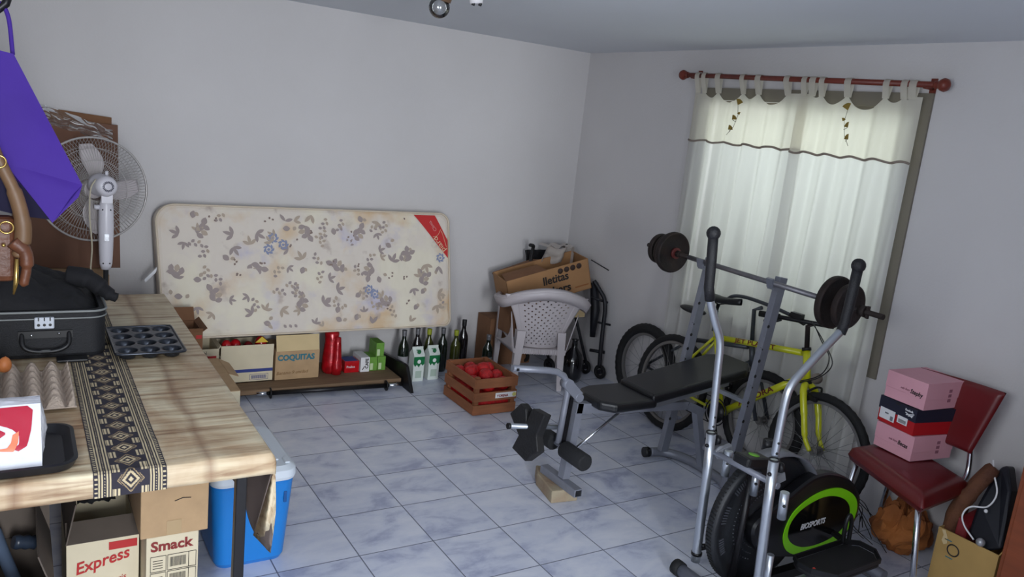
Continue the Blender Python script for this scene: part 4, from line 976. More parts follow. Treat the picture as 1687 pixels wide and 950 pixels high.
# lattice back: slats of a tapered, slightly curved panel
def back(u, v):     # u 0..1 left-right, v 0..1 bottom-top
    w = .10+.135*v**1.0; c = wB/2+.005
    x = c+(u-.5)*2*(.112+.095*v); y = .03-.085*v+.03*(1-(2*u-1)**2)*-1+.04
    return along(x, y, sb+.01+.375*v)
m = M(); nu_, nv_ = 15, 19
du, dv = 1/nu_, 1/nv_
def hole(i, j): return (i+j) % 2 == 0 and 1 <= i < nu_-1 and 1 <= j < nv_-1
for i in range(nu_):
    for j in range(nv_):
        u0_, v0_ = i*du, j*dv
        if not hole(i, j): m.add([back(u0_, v0_), back(u0_+du, v0_), back(u0_+du, v0_+dv), back(u0_, v0_+dv)], [(0, 1, 2, 3)])
        else:
            e = .16; a = [back(u0_+du*p, v0_+dv*q) for p, q in ((0, 0), (1, 0), (1, 1), (0, 1))]; b = [back(u0_+du*p, v0_+dv*q) for p, q in ((.5, e), (1-e, .5), (.5, 1-e), (e, .5))]
            m.add(a+b, [(0, 1, 4), (1, 5, 4), (1, 2, 5), (2, 6, 5), (2, 3, 6), (3, 7, 6), (3, 0, 7), (0, 4, 7)])
obj('backrest', m, PCW, pc, recalc=False, solid=.006)
# side bands of the back
for s_ in (0, 1):
    m = M()
    def g(u, v): 
        p = back(s_, v); o = (u-.0)*(.028+.055*v**3)*(1 if s_ else -1); return p+ux*o+uy*(.010*u)
    m.grid(g, 4, 14); obj('back_side_band', m, PCW, pc, recalc=False, solid=.007)
# top rail sweeping into the arms
rail = smooth_path([fl_+Vector((0, 0, .545))-ux*.0, fl_+Vector((0, 0, .585))-ux*.045-uy*.06, along(-.115, .22, .610), along(-.095, .05, .640), along(-.02, -.045, .690), along(.10, -.085, .725), along(wB/2+.01, -.09, .732), along(wB-.06, -.085, .722), along(wB+.07, -.03, .675), along(wB+.135, .06, .625), along(wB+.13, .22, .60), fr_+Vector((0, 0, .575))+ux*.03-uy*.06, fr_+Vector((0, 0, .54))], 8)
m = M(); A, B, D, E_ = [], [], [], []
ctr = along(wB/2, .22, .0)
for i, p in enumerate(rail):
    o = (Vector((p.x, p.y, 0))-Vector((ctr.x, ctr.y, 0))).normalized()
    hgt = .045; k = min(1, min(i, len(rail)-1-i)/22)
    A.append(p+o*.022-Vector((0, 0, .012))); B.append(p+o*.0+Vector((0, 0, .008))); D.append(p-o*.026); E_.append(p-o*.004-Vector((0, 0, .02+.055*k)))
for X_, Y_ in ((A, B), (B, D), (A, E_)):
    n_ = len(X_); m.add(X_+Y_, [(i, i+1, n_+i+1, n_+i) for i in range(n_-1)], True)
obj('arm_rail', m, PCW, pc, recalc=False, solid=.006)
# upper back web joining rail and lattice
m = M()
def web(u, v):
    t = u; i = int(18+ (len(rail)-37)*t); i = max(0, min(len(rail)-1, i)); p = rail[i]-Vector((0, 0, .02)); q = back(t, 1)
    return p*(v)+q*(1-v)
m.grid(web, 30, 5); obj('back_web', m, PCW, pc, recalc=False, solid=.006)
# seat
m = M()
def seat(u, v):
    a = along(.0, .02, sb)*(1-u)+along(wB, .02, sb)*u; b = (fl_+Vector((0, 0, sb+.03)))*(1-u)+(fr_+Vector((0, 0, sb+.03)))*u
    return a*(1-v)+b*v-Vector((0, 0, .02*math.sin(PI*u)*math.sin(PI*v)))
m.grid(seat, 14, 12); st = obj('seat', m, PCW, pc, recalc=False, solid=.007)
m = M()
for i in range(22):
    u = (i+.5)/22; p = along(wB*u, .012, sb-.014); m.box(p, (.008, .006, .035))
m.bar(along(-.005, .014, sb-.012), along(wB+.005, .014, sb-.012), .004, .034); obj('ribbed_edge', m, PCW, st)
def lleg(foot, top, w, dirs):
    m = M(); f_, t_ = Vector(foot), Vector(top)
    for d in dirs:
        d = d.normalized(); o = d.cross(Vector((0, 0, 1)))*.003
        m.hexa([f_+o, f_+d*w*.75+o, f_+d*w*.75-o, f_-o, t_+o, t_+d*w*1.35+o, t_+d*w*1.35-o, t_-o])
    return m
obj('leg', lleg(rl, along(.01, .01, sb+.13), .042, (ux, uy-ux*.1)), PCW, pc)
obj('leg', lleg(rr_, along(wB-.01, .01, sb+.13), .042, (-ux, uy+ux*.1)), PCW, pc)
obj('leg', lleg(fl_-ux*.03, fl_+Vector((0, 0, .57))-ux*.03, .045, (ux, -uy)), PCW, pc)
obj('leg', lleg(fr_+ux*.03, fr_+Vector((0, 0, .57))+ux*.03, .045, (-ux, -uy)), PCW, pc)
# side panels under the arms, near the back legs
for s_, base in ((-1, 0), (1, wB)):
    m = M(); P0 = along(base-s_*.0, .02, sb+.02); 
    m.grid(lambda u, v: (along(base+s_*.0, .015, sb-.03)*(1-u)+along(base+s_*.085, .30, sb+.0)*u)*(1-v)+(along(base+s_*.055, -.02, sb+.27)*(1-u)+along(base+s_*.02, .03, sb+.05)*u)*v, 8, 8)
    obj('side_panel', m, PCW, pc, recalc=False, solid=.006)

# cartons on and behind the chair
bx = thing('cardboard_box', 'tilted kraft carton printed with black letters and four discs, on the chair', 'box', (2.095, .30, .70))
Rb = Matrix.Rotation(math.radians(-17), 3, 'Y')@Matrix.Rotation(math.radians(-9), 3, 'Z')
def lb_(x, y, z): return Vector((2.095, .30, .70))+Rb@Vector((x, y, z))
def lbox(x0, x1, y0, y1, z0, z1, mm=None):
    m_ = mm or M(); m_.hexa([lb_(*p) for p in ((x0, y0, z0), (x1, y0, z0), (x1, y1, z0), (x0, y1, z0), (x0, y0, z1), (x1, y0, z1), (x1, y1, z1), (x0, y1, z1))]); return m_
KR = mk('kraft_carton', (168, 126, 86), .85, var=.05)
m = M(); lbox(-.32, .33, -.13, -.125, -.13, .10, m); lbox(-.32, .33, .125, .13, -.13, .10, m); lbox(-.32, -.315, -.13, .13, -.13, .10, m); lbox(.325, .33, -.13, .13, -.13, .10, m); lbox(-.32, .33, -.13, .13, -.13, -.125, m)
obj('body', m, KR, bx)
m = M(); m.poly([lb_(-.32, .13, .10), lb_(.05, .13, .10), lb_(.03, .21, .09), lb_(-.30, .21, .06)]); obj('flap', m, CARDB, bx, solid=.004, recalc=False)
m = M(); m.poly([lb_(-.32, -.13, .10), lb_(.0, -.13, .10), lb_(-.03, -.02, .12), lb_(-.30, -.0, .115)]); obj('flap', m, CARDB, bx, solid=.004, recalc=False)
nb = Rb@Vector((1, 0, 0)); vb = Rb@Vector((0, 0, 1))
text('lletitas', .085, lb_(-.045, -.1325, -.008), nb, vb, BLKINK, bx, bold=.0022, squash=.92); text('kers', .085, lb_(.02, -.1325, -.095), nb, vb, BLKINK, bx, bold=.0022)
for i in range(4): obj('printed_disc', M().lathe([(0, 0), (.021, 0), (.021, .001), (0, .001)], lb_(.10+i*.05, -.132, .066), Rb@Vector((0, -1, 0)), 18), mk('dark_brown_print', (66, 50, 44), .8), bx)
obj('small_print', lbox(.20, .31, -.1325, -.131, -.095, -.085), mk('orange_brown_print', (150, 96, 56), .8), bx)
m = M(); m.grid(lambda u, v: Vector((2.15+.24*u+.012*noise.noise((u*5, v*4, 1)), .40+.05*math.sin(u*9)-.06*v, .80+.125*v+.012*math.sin(u*14))), 22, 10)
m.grid(lambda u, v: Vector((2.15+.24*u, .34+.14*v, .925+.012*math.sin(u*14)+.006*noise.noise((u*9, v*9, 1)))), 22, 6)
m.grid(lambda u, v: Vector((2.39, .34+.14*u, .80+.125*v)), 4, 4)
setp(obj('paper_bag', m, mk('crumpled_white_bag', (186, 178, 172), .7, bump=.4, bscale=22), recalc=False), 'crumpled off-white bag standing above the tilted kraft carton', 'bag')
carton('cardboard_box', 'brown carton sitting on the seat of the white chair', 1.80, 2.10, .13, .36, .318, .53, CARDB)
carton('cardboard_box', 'dark brown carton on the floor behind the chair legs', 1.80, 2.18, .46, .655, 0, .36, CARDB)
carton('cardboard_box', 'pale box peeking out right of the chair back', 2.215, 2.38, .10, .20, .45, .58, CARDL)
m = M(); m.lathe([(0, 0), (.06, 0), (.075, .04), (.08, .14), (.06, .2), (.022, .25), (.02, .30), (.028, .31), (0, .31)], (2.26, .02, 0))
setp(obj('floor_vase', m, bottle_glass('black_glaze', (16, 16, 19))), 'black narrow-necked jug on the floor right of the white chair', 'jug')

STR = mk('stroller_navy_black', (18, 19, 27), .55)
sr = thing('stroller', 'folded dark stroller behind the white chair in the room corner', 'stroller', (2.3, .35, 0))
for x in (2.09, 2.42): obj('push_handle', M().tube(smooth_path([(x, .46, .78), (x, .45, .88), (x-.005, .44, .915), (x-.045, .42, .925)]), .014, 10), BLACKP, sr)
obj('frame', M().tube([(2.10, .47, .80), (2.14, .36, .45), (2.20, .22, .07)], .011, 8).tube([(2.42, .47, .80), (2.44, .30, .42), (2.46, .10, .07)], .011, 8).tube([(2.14, .47, .08), (2.3, .46, .5), (2.42, .47, .8)], .010, 8).tube([(2.14, .36, .45), (2.44, .30, .42)], .009, 8), STR, sr)
m = M(); m.grid(lambda u, v: Vector((2.10+.31*u+.01*math.sin(v*9), .56-.09*v+.04*math.sin(PI*u), .86-.42*v+.01*noise.noise((u*6, v*6, 5)))), 16, 16); obj('seat_fabric', m, CLO, sr, recalc=False, solid=.01)
obj('side_arm', M().tube(smooth_path([(2.44, .12, .72), (2.47, .08, .66), (2.50, .05, .60), (2.505, .03, .52), (2.50, .02, .40), (2.49, .0, .22), (2.49, -.01, .10)]), .016, 8).tube([(2.46, .14, .70), (2.47, .10, .50), (2.46, .08, .30)], [.03, .035, .02], 8).tube([(2.42, .10, .60), (2.53, .04, .57)], .009, 6).tube([(2.47, .05, .42), (2.55, .0, .41)], .008, 6).tube([(2.45, .08, .2), (2.53, .0, .2)], .012, 6), STR, sr)
for x, y, z in ((2.50, -.01, .055), (2.46, .12, .055), (2.20, .22, .055), (2.14, .48, .055)):
    w = obj('wheel', M().torus((x, y, z), (1, .2, 0), .04, .014, 28, 8), RUBBER, sr); obj('wheel_hub', M().cyl((x-.01, y, z), (x+.01, y, z), .018), STR, w)
obj('top_bar', M().tube([(2.45, .2, .86), (2.55, .1, .80)], .004, 6), STR, sr)

# ------------------------------------------------------------------ bicycles
YEL = mk('yellow_enamel', (206, 208, 28), .3, coat=.4); DRED = mk('dark_red_decal', (110, 26, 36), .5); RIM = mk('alloy_rim', (132, 130, 128), .4, .6); SPK = mk('steel_spoke', (150, 150, 150), .3, .9); FRBL = mk('dark_grey_frame', (70, 74, 80), .4, .3)
def wheel(name, c, ax, R, parent, r=.022, spokes=32):
    w = bpy.data.objects.new(name, None); C.objects.link(w); w.parent = parent; w.empty_display_size = .05
    w.location = Vector(c)-origin_of(parent)
    ax = Vector(ax).normalized(); c = Vector(c); u = ax.cross(Vector((0, 0, 1))).normalized(); v = ax.cross(u)
    m = M(); n = 88; rt = R-r
    V = []
    for i in range(n):
        a = 2*PI*i/n; d = u*math.cos(a)+v*math.sin(a)
        for j in range(10):
            b_ = 2*PI*j/10; rr2 = r*(1+(.10 if (i % 2 and abs(math.sin(b_)) < .8 and math.cos(b_) > .2) else 0)); V.append(c+d*(rt+rr2*math.cos(b_))+ax*(rr2*.95*math.sin(b_)))
    m.add(V, [(i*10+j, i*10+(j+1) % 10, ((i+1) % n)*10+(j+1) % 10, ((i+1) % n)*10+j) for i in range(n) for j in range(10)], True)
    obj('tyre', m, RUBBER, w)
    m = M(); rings = [[c+(u*math.cos(2*PI*i/n)+v*math.sin(2*PI*i/n))*q+ax*h_ for i in range(n)] for q, h_ in ((R-2*r+.002, -.011), (R-2*r-.014, -.009), (R-2*r-.016, 0), (R-2*r-.014, .009), (R-2*r+.002, .011))]
    for a_, b_ in zip(rings[:-1], rings[1:]): m.strip(a_, b_)
    m.sm = [True]*len(m.sm); obj('rim', m, RIM, w)
    m = M()
    for i in range(spokes):
        a = 2*PI*i/spokes; d = u*math.cos(a)+v*math.sin(a); e = u*math.cos(a+.9*(1 if i % 4 < 2 else -1))+v*math.sin(a+.9*(1 if i % 4 < 2 else -1))
        m.tube([c+e*.018+ax*(.024 if i % 2 else -.024), c+d*(R-2*r-.012)], .0012, 4)
    obj('spokes', m, SPK, w)
    obj('hub', M().cyl(c-ax*.04, c+ax*.04, .014).cyl(c-ax*.027, c-ax*.022, .024).cyl(c+ax*.022, c+ax*.027, .024), RIM, w)
    return w
def bz(y, z): return Vector((2.28+.12*z, y, z))
lean = Vector((1, 0, -.12)).normalized()
bk = thing('bicycle', 'yellow mountain bicycle leaning by the curtained window behind the bench', 'bicycle', (2.28, -1.47, 0))
RA, FA = bz(-.93, .302), bz(-2.03, .302)
wheel('wheel', RA, lean, .302, bk); wheel('wheel', FA, lean, .302, bk)
BBk, SJ, ST = bz(-1.375, .27), bz(-1.20, .665), bz(-1.155, .86)
HT, HB = bz(-1.822, .775), bz(-1.872, .625)
fr = obj('frame', M().tube([bz(-1.195, .672), bz(-1.80, .757)], .017, 14).tube([BBk, bz(-1.862, .655)], .020, 14).tube([BBk, bz(-1.18, .72)], .016, 12).tube([HT, HB], .020, 14)
    .tube([SJ-lean*.02, RA-lean*.06+Vector((0, 0, 0))], .0085, 8).tube([SJ+lean*.02, RA+lean*.06], .0085, 8).tube([BBk-lean*.03, RA-lean*.06], .009, 8).tube([BBk+lean*.03, RA+lean*.06], .009, 8).cyl(BBk-lean*.035, BBk+lean*.035, .02), YEL, bk)
dv1 = (bz(-1.80, .757)-bz(-1.195, .672)).normalized(); dn = -lean
text('JET PLANET', .034, bz(-1.36, .687)-lean*.0185, dv1, dn.cross(dv1), DRED, fr, bold=.0006, squash=1.6)
dv2 = (bz(-1.862, .655)-BBk).normalized()
text('AURORA', .042, bz(-1.50, .353)-lean*.0215, dv2, dn.cross(dv2), DRED, fr, bold=.0008, squash=1.5)
obj('fork', M().tube(smooth_path([HB+Vector((0, 0, -.01)), bz(-1.885, .60)-lean*.03, bz(-1.91, .56)-lean*.055, bz(-1.95, .46)-lean*.06, bz(-1.985, .36)-lean*.058, FA-lean*.055]), [.018]*8+[.019]*8+[.018]*8+[.016]*8+[.012]*8+[.009], 12)
    .tube(smooth_path([HB+Vector((0, 0, -.01)), bz(-1.885, .60)+lean*.03, bz(-1.91, .56)+lean*.055, bz(-1.95, .46)+lean*.06, bz(-1.985, .36)+lean*.058, FA+lean*.055]), [.018]*8+[.019]*8+[.018]*8+[.016]*8+[.012]*8+[.009], 12), YEL, bk)
obj('headset', M().cyl(HT, HT+Vector((.001, .006, .016)), .024).cyl(HB-Vector((.001, .004, .014)), HB, .024), BLACKM, bk)
obj('stem', M().tube([HT, bz(-1.79, .90), bz(-1.83, .925)], .013, 10), RUST, bk)
hbp = obj('handlebar', M().tube(smooth_path([bz(-1.60, .905)-lean*.10, bz(-1.72, .915)-lean*.05, bz(-1.83, .925), bz(-1.90, .93)+lean*.06]), .012, 10), BLACKM, bk)
obj('grip', M().tube([bz(-1.56, .90)-lean*.12, bz(-1.66, .91)-lean*.075], .017, 10), RUBBER, bk)
obj('brake_lever', M().tube(smooth_path([bz(-1.68, .90)-lean*.08, bz(-1.66, .885)-lean*.10, bz(-1.60, .87)-lean*.12]), .007, 8).box(bz(-1.74, .94)-lean*.04, (.03, .07, .03)), BLACKP, bk)
obj('seat_post', M().cyl(bz(-1.17, .70), ST, .0125), CHROME, bk)
m = M()
def sad(u, v):
    a = 2*PI*v; y = -1.07-.25*u; w = (.068*(1-u)**1.2+.017)*math.sin(PI*min(1, u*6+.12)*.5)*(1 if u < .96 else .5); z = .895+.02*u-.01*math.sin(PI*u)
    return bz(y, z)+Vector((w*math.cos(a), 0, .020*math.sin(a)-.006*abs(math.cos(a))))
m.grid(sad, 24, 16); obj('saddle', m, VINYL, bk, recalc=True)
obj('saddle_rail', M().tube([bz(-1.10, .875)-lean*.015, ST, bz(-1.24, .885)-lean*.01], .004, 6), BLACKM, bk)
cr_ = obj('crankset', M().torus(BBk-lean*.05, lean, .078, .004, 40, 6).torus(BBk-lean*.05, lean, .06, .004, 40, 6).lathe([(0, -.006), (.058, -.006), (.058, 0), (0, 0)], BBk-lean*.045, lean, 30).bar(BBk-lean*.065, BBk-lean*.075+Vector((0, -.06, -.15)), .018, .012, lean).cyl(BBk-lean*.07, BBk+lean*.065, .008), BLACKM, bk)
obj('crank_arm', M().bar(BBk+lean*.06, BBk+lean*.07+Vector((0, .06, .15)), .018, .012, lean), BLACKM, cr_)
obj('pedal', M().box(BBk-lean*.12+Vector((0, -.065, -.155)), (.08, .07, .02)), BLACKP, cr_); obj('pedal', M().box(BBk+lean*.12+Vector((0, .065, .155)), (.08, .07, .02)), BLACKP, cr_)
obj('rear_derailleur', M().torus(RA-lean*.05, lean, .045, .004, 24, 6).torus(RA-lean*.045, lean, .03, .006, 24, 6).bar(RA-lean*.06, RA-lean*.065+Vector((0, -.03, -.08)), .02, .012, lean).torus(RA-lean*.065+Vector((0, -.03, -.085)), lean, .018, .004, 18, 6), BLACKM, bk)
obj('chain', M().tube([BBk-lean*.05+Vector((0, 0, .078)), RA-lean*.048+Vector((0, -.0, .045))], .003, 5).tube([BBk-lean*.05+Vector((0, 0, -.078)), RA-lean*.062+Vector((0, -.03, -.10))], .003, 5), BLACKM, bk)
obj('front_brake', M().tube(smooth_path([bz(-1.93, .585)-lean*.06, bz(-1.945, .61)-lean*.03, bz(-1.945, .615), bz(-1.945, .61)+lean*.03, bz(-1.93, .585)+lean*.06]), .006, 6).box(bz(-1.955, .555)-lean*.035, (.016, .05, .02)).box(bz(-1.955, .555)+lean*.035, (.016, .05, .02)), BLACKM, bk)
obj('reflector', M().lathe([(0, 0), (.026, 0), (.03, .006), (0, .012)], bz(-1.935, .66)-lean*.02, (-.6, -.7, 0)), mk('dull_reflector', (132, 122, 110), .4), bk)
obj('brake_cable', M().tube(smooth_path([bz(-1.84, .92)-lean*.02, bz(-1.93, .86)-lean*.06, bz(-2.0, .79)-lean*.06, bz(-1.98, .70)-lean*.05, bz(-1.88, .63)-lean*.04, bz(-1.75, .585)-lean*.03]), .003, 5).tube(smooth_path([bz(-1.83, .93)-lean*.03, bz(-1.96, .86)-lean*.08, bz(-2.04, .77)-lean*.08, bz(-1.98, .68)-lean*.06, bz(-1.86, .61)-lean*.04]), .003, 5), BLACKP, bk)

b2 = thing('bicycle', 'dark grey bicycle half hidden behind the yellow one, against the curtain', 'bicycle', (2.45, -1.2, 0))
l2 = Vector((1, 0, -.06)).normalized()
def c2(y, z): return Vector((2.405+.05*z, y, z))
wheel('wheel', c2(-.56, .285), l2, .285, b2, r=.033, spokes=20); wheel('wheel', c2(-1.58, .285), l2, .285, b2, r=.026, spokes=20)
obj('frame', M().tube([c2(-.95, .58), c2(-1.38, .66)], .014, 10).tube([c2(-1.0, .27), c2(-1.42, .58)], .015, 10).tube([c2(-1.0, .27), c2(-.93, .63)], .014, 10).tube([c2(-.93, .57), c2(-.56, .285)], .009, 8).tube([c2(-1.0, .27), c2(-.56, .285)], .009, 8).tube([c2(-1.40, .70), c2(-1.44, .56)], .017, 10), FRBL, b2)
obj('fork', M().tube([c2(-1.44, .56), c2(-1.48, .5)-l2*.045, c2(-1.58, .285)-l2*.05], .011, 8).tube([c2(-1.44, .56), c2(-1.48, .5)+l2*.045, c2(-1.58, .285)+l2*.05], .011, 8), FRBL, b2)
obj('stem', M().tube([c2(-1.40, .70), c2(-1.37, .88), c2(-1.42, .905)], .012, 8), FRBL, b2)
obj('handlebar', M().tube(smooth_path([c2(-1.15, .885), c2(-1.20, .92), c2(-1.30, .935), c2(-1.47, .93), c2(-1.62, .915)]), .011, 8), FRBL, b2)
obj('grip', M().tube([c2(-1.62, .915)-l2*.0, c2(-1.72, .895)], .016, 8), RUBBER, b2)
obj('saddle', M().ball(c2(-.90, .76), .05, 16, (.9, 2.2, .45)), VINYL, b2); obj('seat_post', M().cyl(c2(-.93, .6), c2(-.92, .75), .012), CHROME, b2)

# ------------------------------------------------------------------ weight bench and barbell
wb = thing('weight_bench', 'grey weight bench with black pads and tall bar uprights', 'weight bench', (1.6, -1.52, 0))
yb = -1.52
SEATP = [(1.20, -1.47), (1.225, -1.40), (1.30, -1.375), (1.53, -1.385), (1.53, -1.655), (1.26, -1.66), (1.20, -1.60)]
obj('seat_pad', M().prism([(x, y, .475) for x, y in SEATP], (0, 0, .05)), VINYL, wb, bevel=.016, seg=3)
th = math.atan2(.10, .70)
def bp_(x, y, h_): return Vector((1.50+x*math.cos(th)-h_*math.sin(th), y, .495+x*math.sin(th)+h_*math.cos(th)))
BPAD = [(0.0, -1.385), (.64, -1.36), (.73, -1.42), (.73, -1.60), (.64, -1.665), (0.0, -1.655)]
m = M(); n_ = len(BPAD); m.add([bp_(x, y, 0) for x, y in BPAD]+[bp_(x, y, .05) for x, y in BPAD], [tuple(range(n_))[::-1], tuple(range(n_, 2*n_))]+[(i, (i+1) % n_, n_+(i+1) % n_, n_+i) for i in range(n_)])
obj('back_pad', m, VINYL, wb, bevel=.016, seg=3)
obj('main_beam', M().bar((1.12, yb, .475), (1.42, yb, .445), .045, .05).bar((1.42, yb, .445), (1.86, yb, .415), .045, .045).bar((1.86, yb, .415), (1.99, yb, .36), .045, .045), GREYMET, wb)
obj('back_support', M().bar((1.58, yb-.05, .46), (2.10, yb-.05, .535), .02, .03).bar((1.58, yb+.05, .46), (2.10, yb+.05, .535), .02, .03).bar((2.06, -1.78, .49), (2.06, -1.33, .49), .022, .022), SILVER, wb)
obj('front_leg', M().bar((1.135, yb, .50), (1.105, yb, .11), .045, .04, (1, 0, 0)), GREYMET, wb)
obj('front_foot', M().box((1.10, -1.505, .088), (.045, .30, .04)), GREYMET, wb, bevel=.003)
for y, s_ in ((-1.655, -1), (-1.355, 1)): obj('foot_end', M().box((1.10, y-s_*.003, .088), (.034, .008, .03)), BLACKP, wb)
obj('brace_rod', M().cyl((1.42, yb-.01, .44), (1.125, yb-.01, .245), .007), CHROME, wb)
for y in (-1.31, -1.80):
    up_ = obj('upright', M().bar((1.955, y, .05), (2.10, y, 1.17), .035, .055, (1, 0, 0)), GREYMET, wb, bevel=.002)
    m = M()
    for z in (.25, .42, .52, .66, .74, .92): m.cyl((1.925+.129*z-.0, y-.0185, z), (1.925+.129*z, y-.0175, z), .009, n=12)
    for z in (.35, .5, .6, .8): m.cyl((1.93+.129*z-.0, y-.01, z), (1.922+.129*z, y-.01, z), .009, n=12)
    obj('pin_hole', m, BLACKP, up_)
    obj('bar_hook', M().bar((2.065, y, 1.115), (2.03, y, 1.12), .04, .02).bar((2.03, y, 1.12), (2.015, y, 1.165), .04, .014, (1, 0, 0)), GREYMET, wb)
obj('rear_base', M().tube(smooth_path([(1.90, -1.27, .032), (1.98, -1.30, .032), (2.04, -1.40, .032), (2.05, -1.55, .032), (2.03, -1.70, .032), (1.97, -1.81, .032), (1.89, -1.86, .032)]), .026, 10), GREYMET, wb)
for p, d in (((1.89, -1.266, .032), (-1, .2, 0)), ((1.88, -1.865, .032), (-1, -.45, 0))): obj('foot_end', M().cyl(p, Vector(p)+Vector(d).normalized()*.03, .029), BLACKP, wb)
obj('rear_post', M().bar((2.03, -1.55, .05), (1.95, yb, .38), .04, .04, (1, 0, 0)), GREYMET, wb)
# leg developer
obj('preacher_arm', M().tube([(.735, yb, .70), (.93, yb, .675), (.985, yb, .665), (1.03, yb, .64), (1.055, yb, .60), (1.062, yb, .55), (1.055, yb, .45), (1.045, yb, .30)], .016, 8), GREYMET, wb)
obj('arm_end_cap', M().box((.752, yb-.021, .698), (.012, .004, .012)).box((1.135, yb-.025, .53), (.015, .004, .015)), BLACKP, wb)
obj('pivot_plate', M().bar((1.05, yb-.022, .60), (1.12, yb-.022, .535), .05, .008, (0, 1, 0)).cyl((1.05, yb-.03, .602), (1.05, yb+.02, .602), .026).cyl((1.12, yb-.03, .53), (1.12, yb+.02, .53), .022), GREYMET, wb)
obj('linkage', M().bar((1.085, yb, .53), (1.065, yb, .27), .03, .02, (1, 0, 0)), BLACKM, wb)
obj('weight_peg', M().cyl((.765, -1.50, .41), (1.10, -1.50, .365), .0125), SILVER, wb)
obj('peg_cap', M().cyl((.757, -1.50, .411), (.768, -1.50, .4095), .0145), BLACKP, wb)
for z, dx in ((.29, 0),): 
    obj('roller_axle', M().cyl((1.06, -1.34, z-.01), (1.06, -1.72, z-.01), .009), GREYMET, wb)
    for ya_, yb_ in ((-1.33, -1.475), (-1.55, -1.73)):
        obj('foam_roller', M().tube([(1.06, ya_, z-.01), (1.06, ya_-.01, z-.01), (1.06, yb_+.01, z-.01), (1.06, yb_, z-.01)], [.034, .042, .042, .034], 20), FOAM, wb)
WPOL = [(-1.353, .412), (-1.452, .498), (-1.509, .476), (-1.532, .518), (-1.653, .521), (-1.61, .413), (-1.613, .351), (-1.52, .245), (-1.408, .257), (-1.421, .328)]
WPOL = [(-1.345, .420), (-1.425, .502), (-1.488, .480), (-1.520, .515), (-1.63, .520), (-1.60, .413), (-1.605, .345), (-1.52, .248), (-1.40, .262), (-1.42, .335)]
WPOL = [(-1.345, .420), (-1.43, .505), (-1.475, .490), (-1.492, .435), (-1.53, .515), (-1.63, .520), (-1.585, .400), (-1.61, .330), (-1.52, .245), (-1.395, .262), (-1.44, .345)]
WPOL = [(y, z-.025) for y, z in WPOL]
setp(obj('weight_block', M().prism([(.862, y, z+.008) for y, z in WPOL], (.045, 0, -.005)), mk('black_cast_block', (24, 23, 24), .6, bump=.3, bscale=90), bevel=.006), 'black star-shaped weight block on the front peg of the bench', 'weight')
m = M(); pts = [(1.02, -1.555), (1.165, -1.575), (1.165, -1.48), (1.15, -1.30), (1.11, -1.27), (1.06, -1.36)]
m.prism([(x, y, 0) for x, y in pts], (0, 0, .066))
bk_ = obj('brick', m, mk('broken_brick', (160, 148, 124), .9, col2=(136, 106, 86), vscale=6, bump=.5, bscale=50), bevel=.006)
setp(bk_, 'broken tan brick wedged under the front foot of the bench', 'brick')

bl_ = thing('barbell', 'barbell with rusty plates resting on the bench uprights', 'barbell', (2.04, -1.6, 1.13))
b0, b1 = Vector((2.035, -.86, 1.162)), Vector((2.035, -2.42, 1.128)); bd_ = (b1-b0).normalized()
obj('shaft', M().cyl(b0.lerp(b1, .22), b0.lerp(b1, .80), .0135), mk('worn_steel', (132, 130, 134), .45, .7, var=.1, vscale=30), bl_)
obj('sleeve', M().cyl(b0, b0.lerp(b1, .225), .0125), RUST, bl_); obj('sleeve', M().cyl(b0.lerp(b1, .775), b1, .0125), RUST, bl_)
def plate(c, r, t_=.028):
    h_ = t_/2; prof = [(0.014, -h_*.9), (r*.28, -h_*1.1), (r*.32, -h_*.5), (r*.62, -h_*.45), (r*.68, -h_*.8), (r*.78, -h_*.5), (r*.86, -h_*.5), (r*.9, -h_), (r*.98, -h_), (r, -h_*.6), (r, h_*.6), (r*.98, h_), (r*.9, h_), (r*.86, h_*.5), (r*.3, h_*.5), (.014, h_*.9)]
    return obj('weight_plate', M().lathe(prof, c, bd_, 44), [RUST], bl_)
plate(b0.lerp(b1, .135), .118, .032); plate(b0.lerp(b1, .07), .088, .03); plate(b0.lerp(b1, .108), .10, .024)
plate(b0.lerp(b1, .838), .124, .032); plate(b0.lerp(b1, .885), .104, .03)
obj('red_hub', M().cyl(b0.lerp(b1, .147), b0.lerp(b1, .158), .032), mk('dull_red_hub', (92, 36, 34), .6), bl_)
obj('spin_collar', M().cyl(b0.lerp(b1, .16), b0.lerp(b1, .18), .019).box(b0.lerp(b1, .03), (.03, .03, .05)), RUST, bl_)
obj('spin_collar', M().cyl(b0.lerp(b1, .925), b0.lerp(b1, .945), .026).bar(b0.lerp(b1, .95)+Vector((0, 0, -.028)), b0.lerp(b1, .95)+Vector((0, 0, .028)), .012, .012, (0, 1, 0)).cyl(b0.lerp(b1, .80), b0.lerp(b1, .825), .018), RUST, bl_)

# ------------------------------------------------------------------ elliptical trainer
el = thing('elliptical_trainer', 'black and silver elliptical trainer with a lime green side ring', 'elliptical trainer', (1.45, -2.46, 0))
yd = -2.44
DC = Vector((1.445, yd, .29)); DR = .288
m = M(); prof = [(0, 0), (.06, 0), (.07, .012), (.10, .012), (.11, .004), (.19, .006), (.205, .0), (.245, .0), (.262, .010), (DR-.012, .010), (DR, .004), (DR, -.032), (DR-.012, -.04), (0, -.04)]
m.lathe([(r, h_) for r, h_ in prof], DC, (0, -1, 0), 72)
fw = obj('flywheel_cover', m, mk('matt_black_plastic', (26, 28, 32), .5, bump=.06, bscale=150), el)
m = M()
for i in range(110): a = 2*PI*i/110; d = Vector((math.cos(a), 0, math.sin(a))); m.bar(DC+d*(DR+.002)+Vector((0, .002, 0)), DC+d*(DR+.001)+Vector((0, .03, 0)), .006, .003, d)
obj('rim_ribs', m, RUBBER, fw)
m = M()
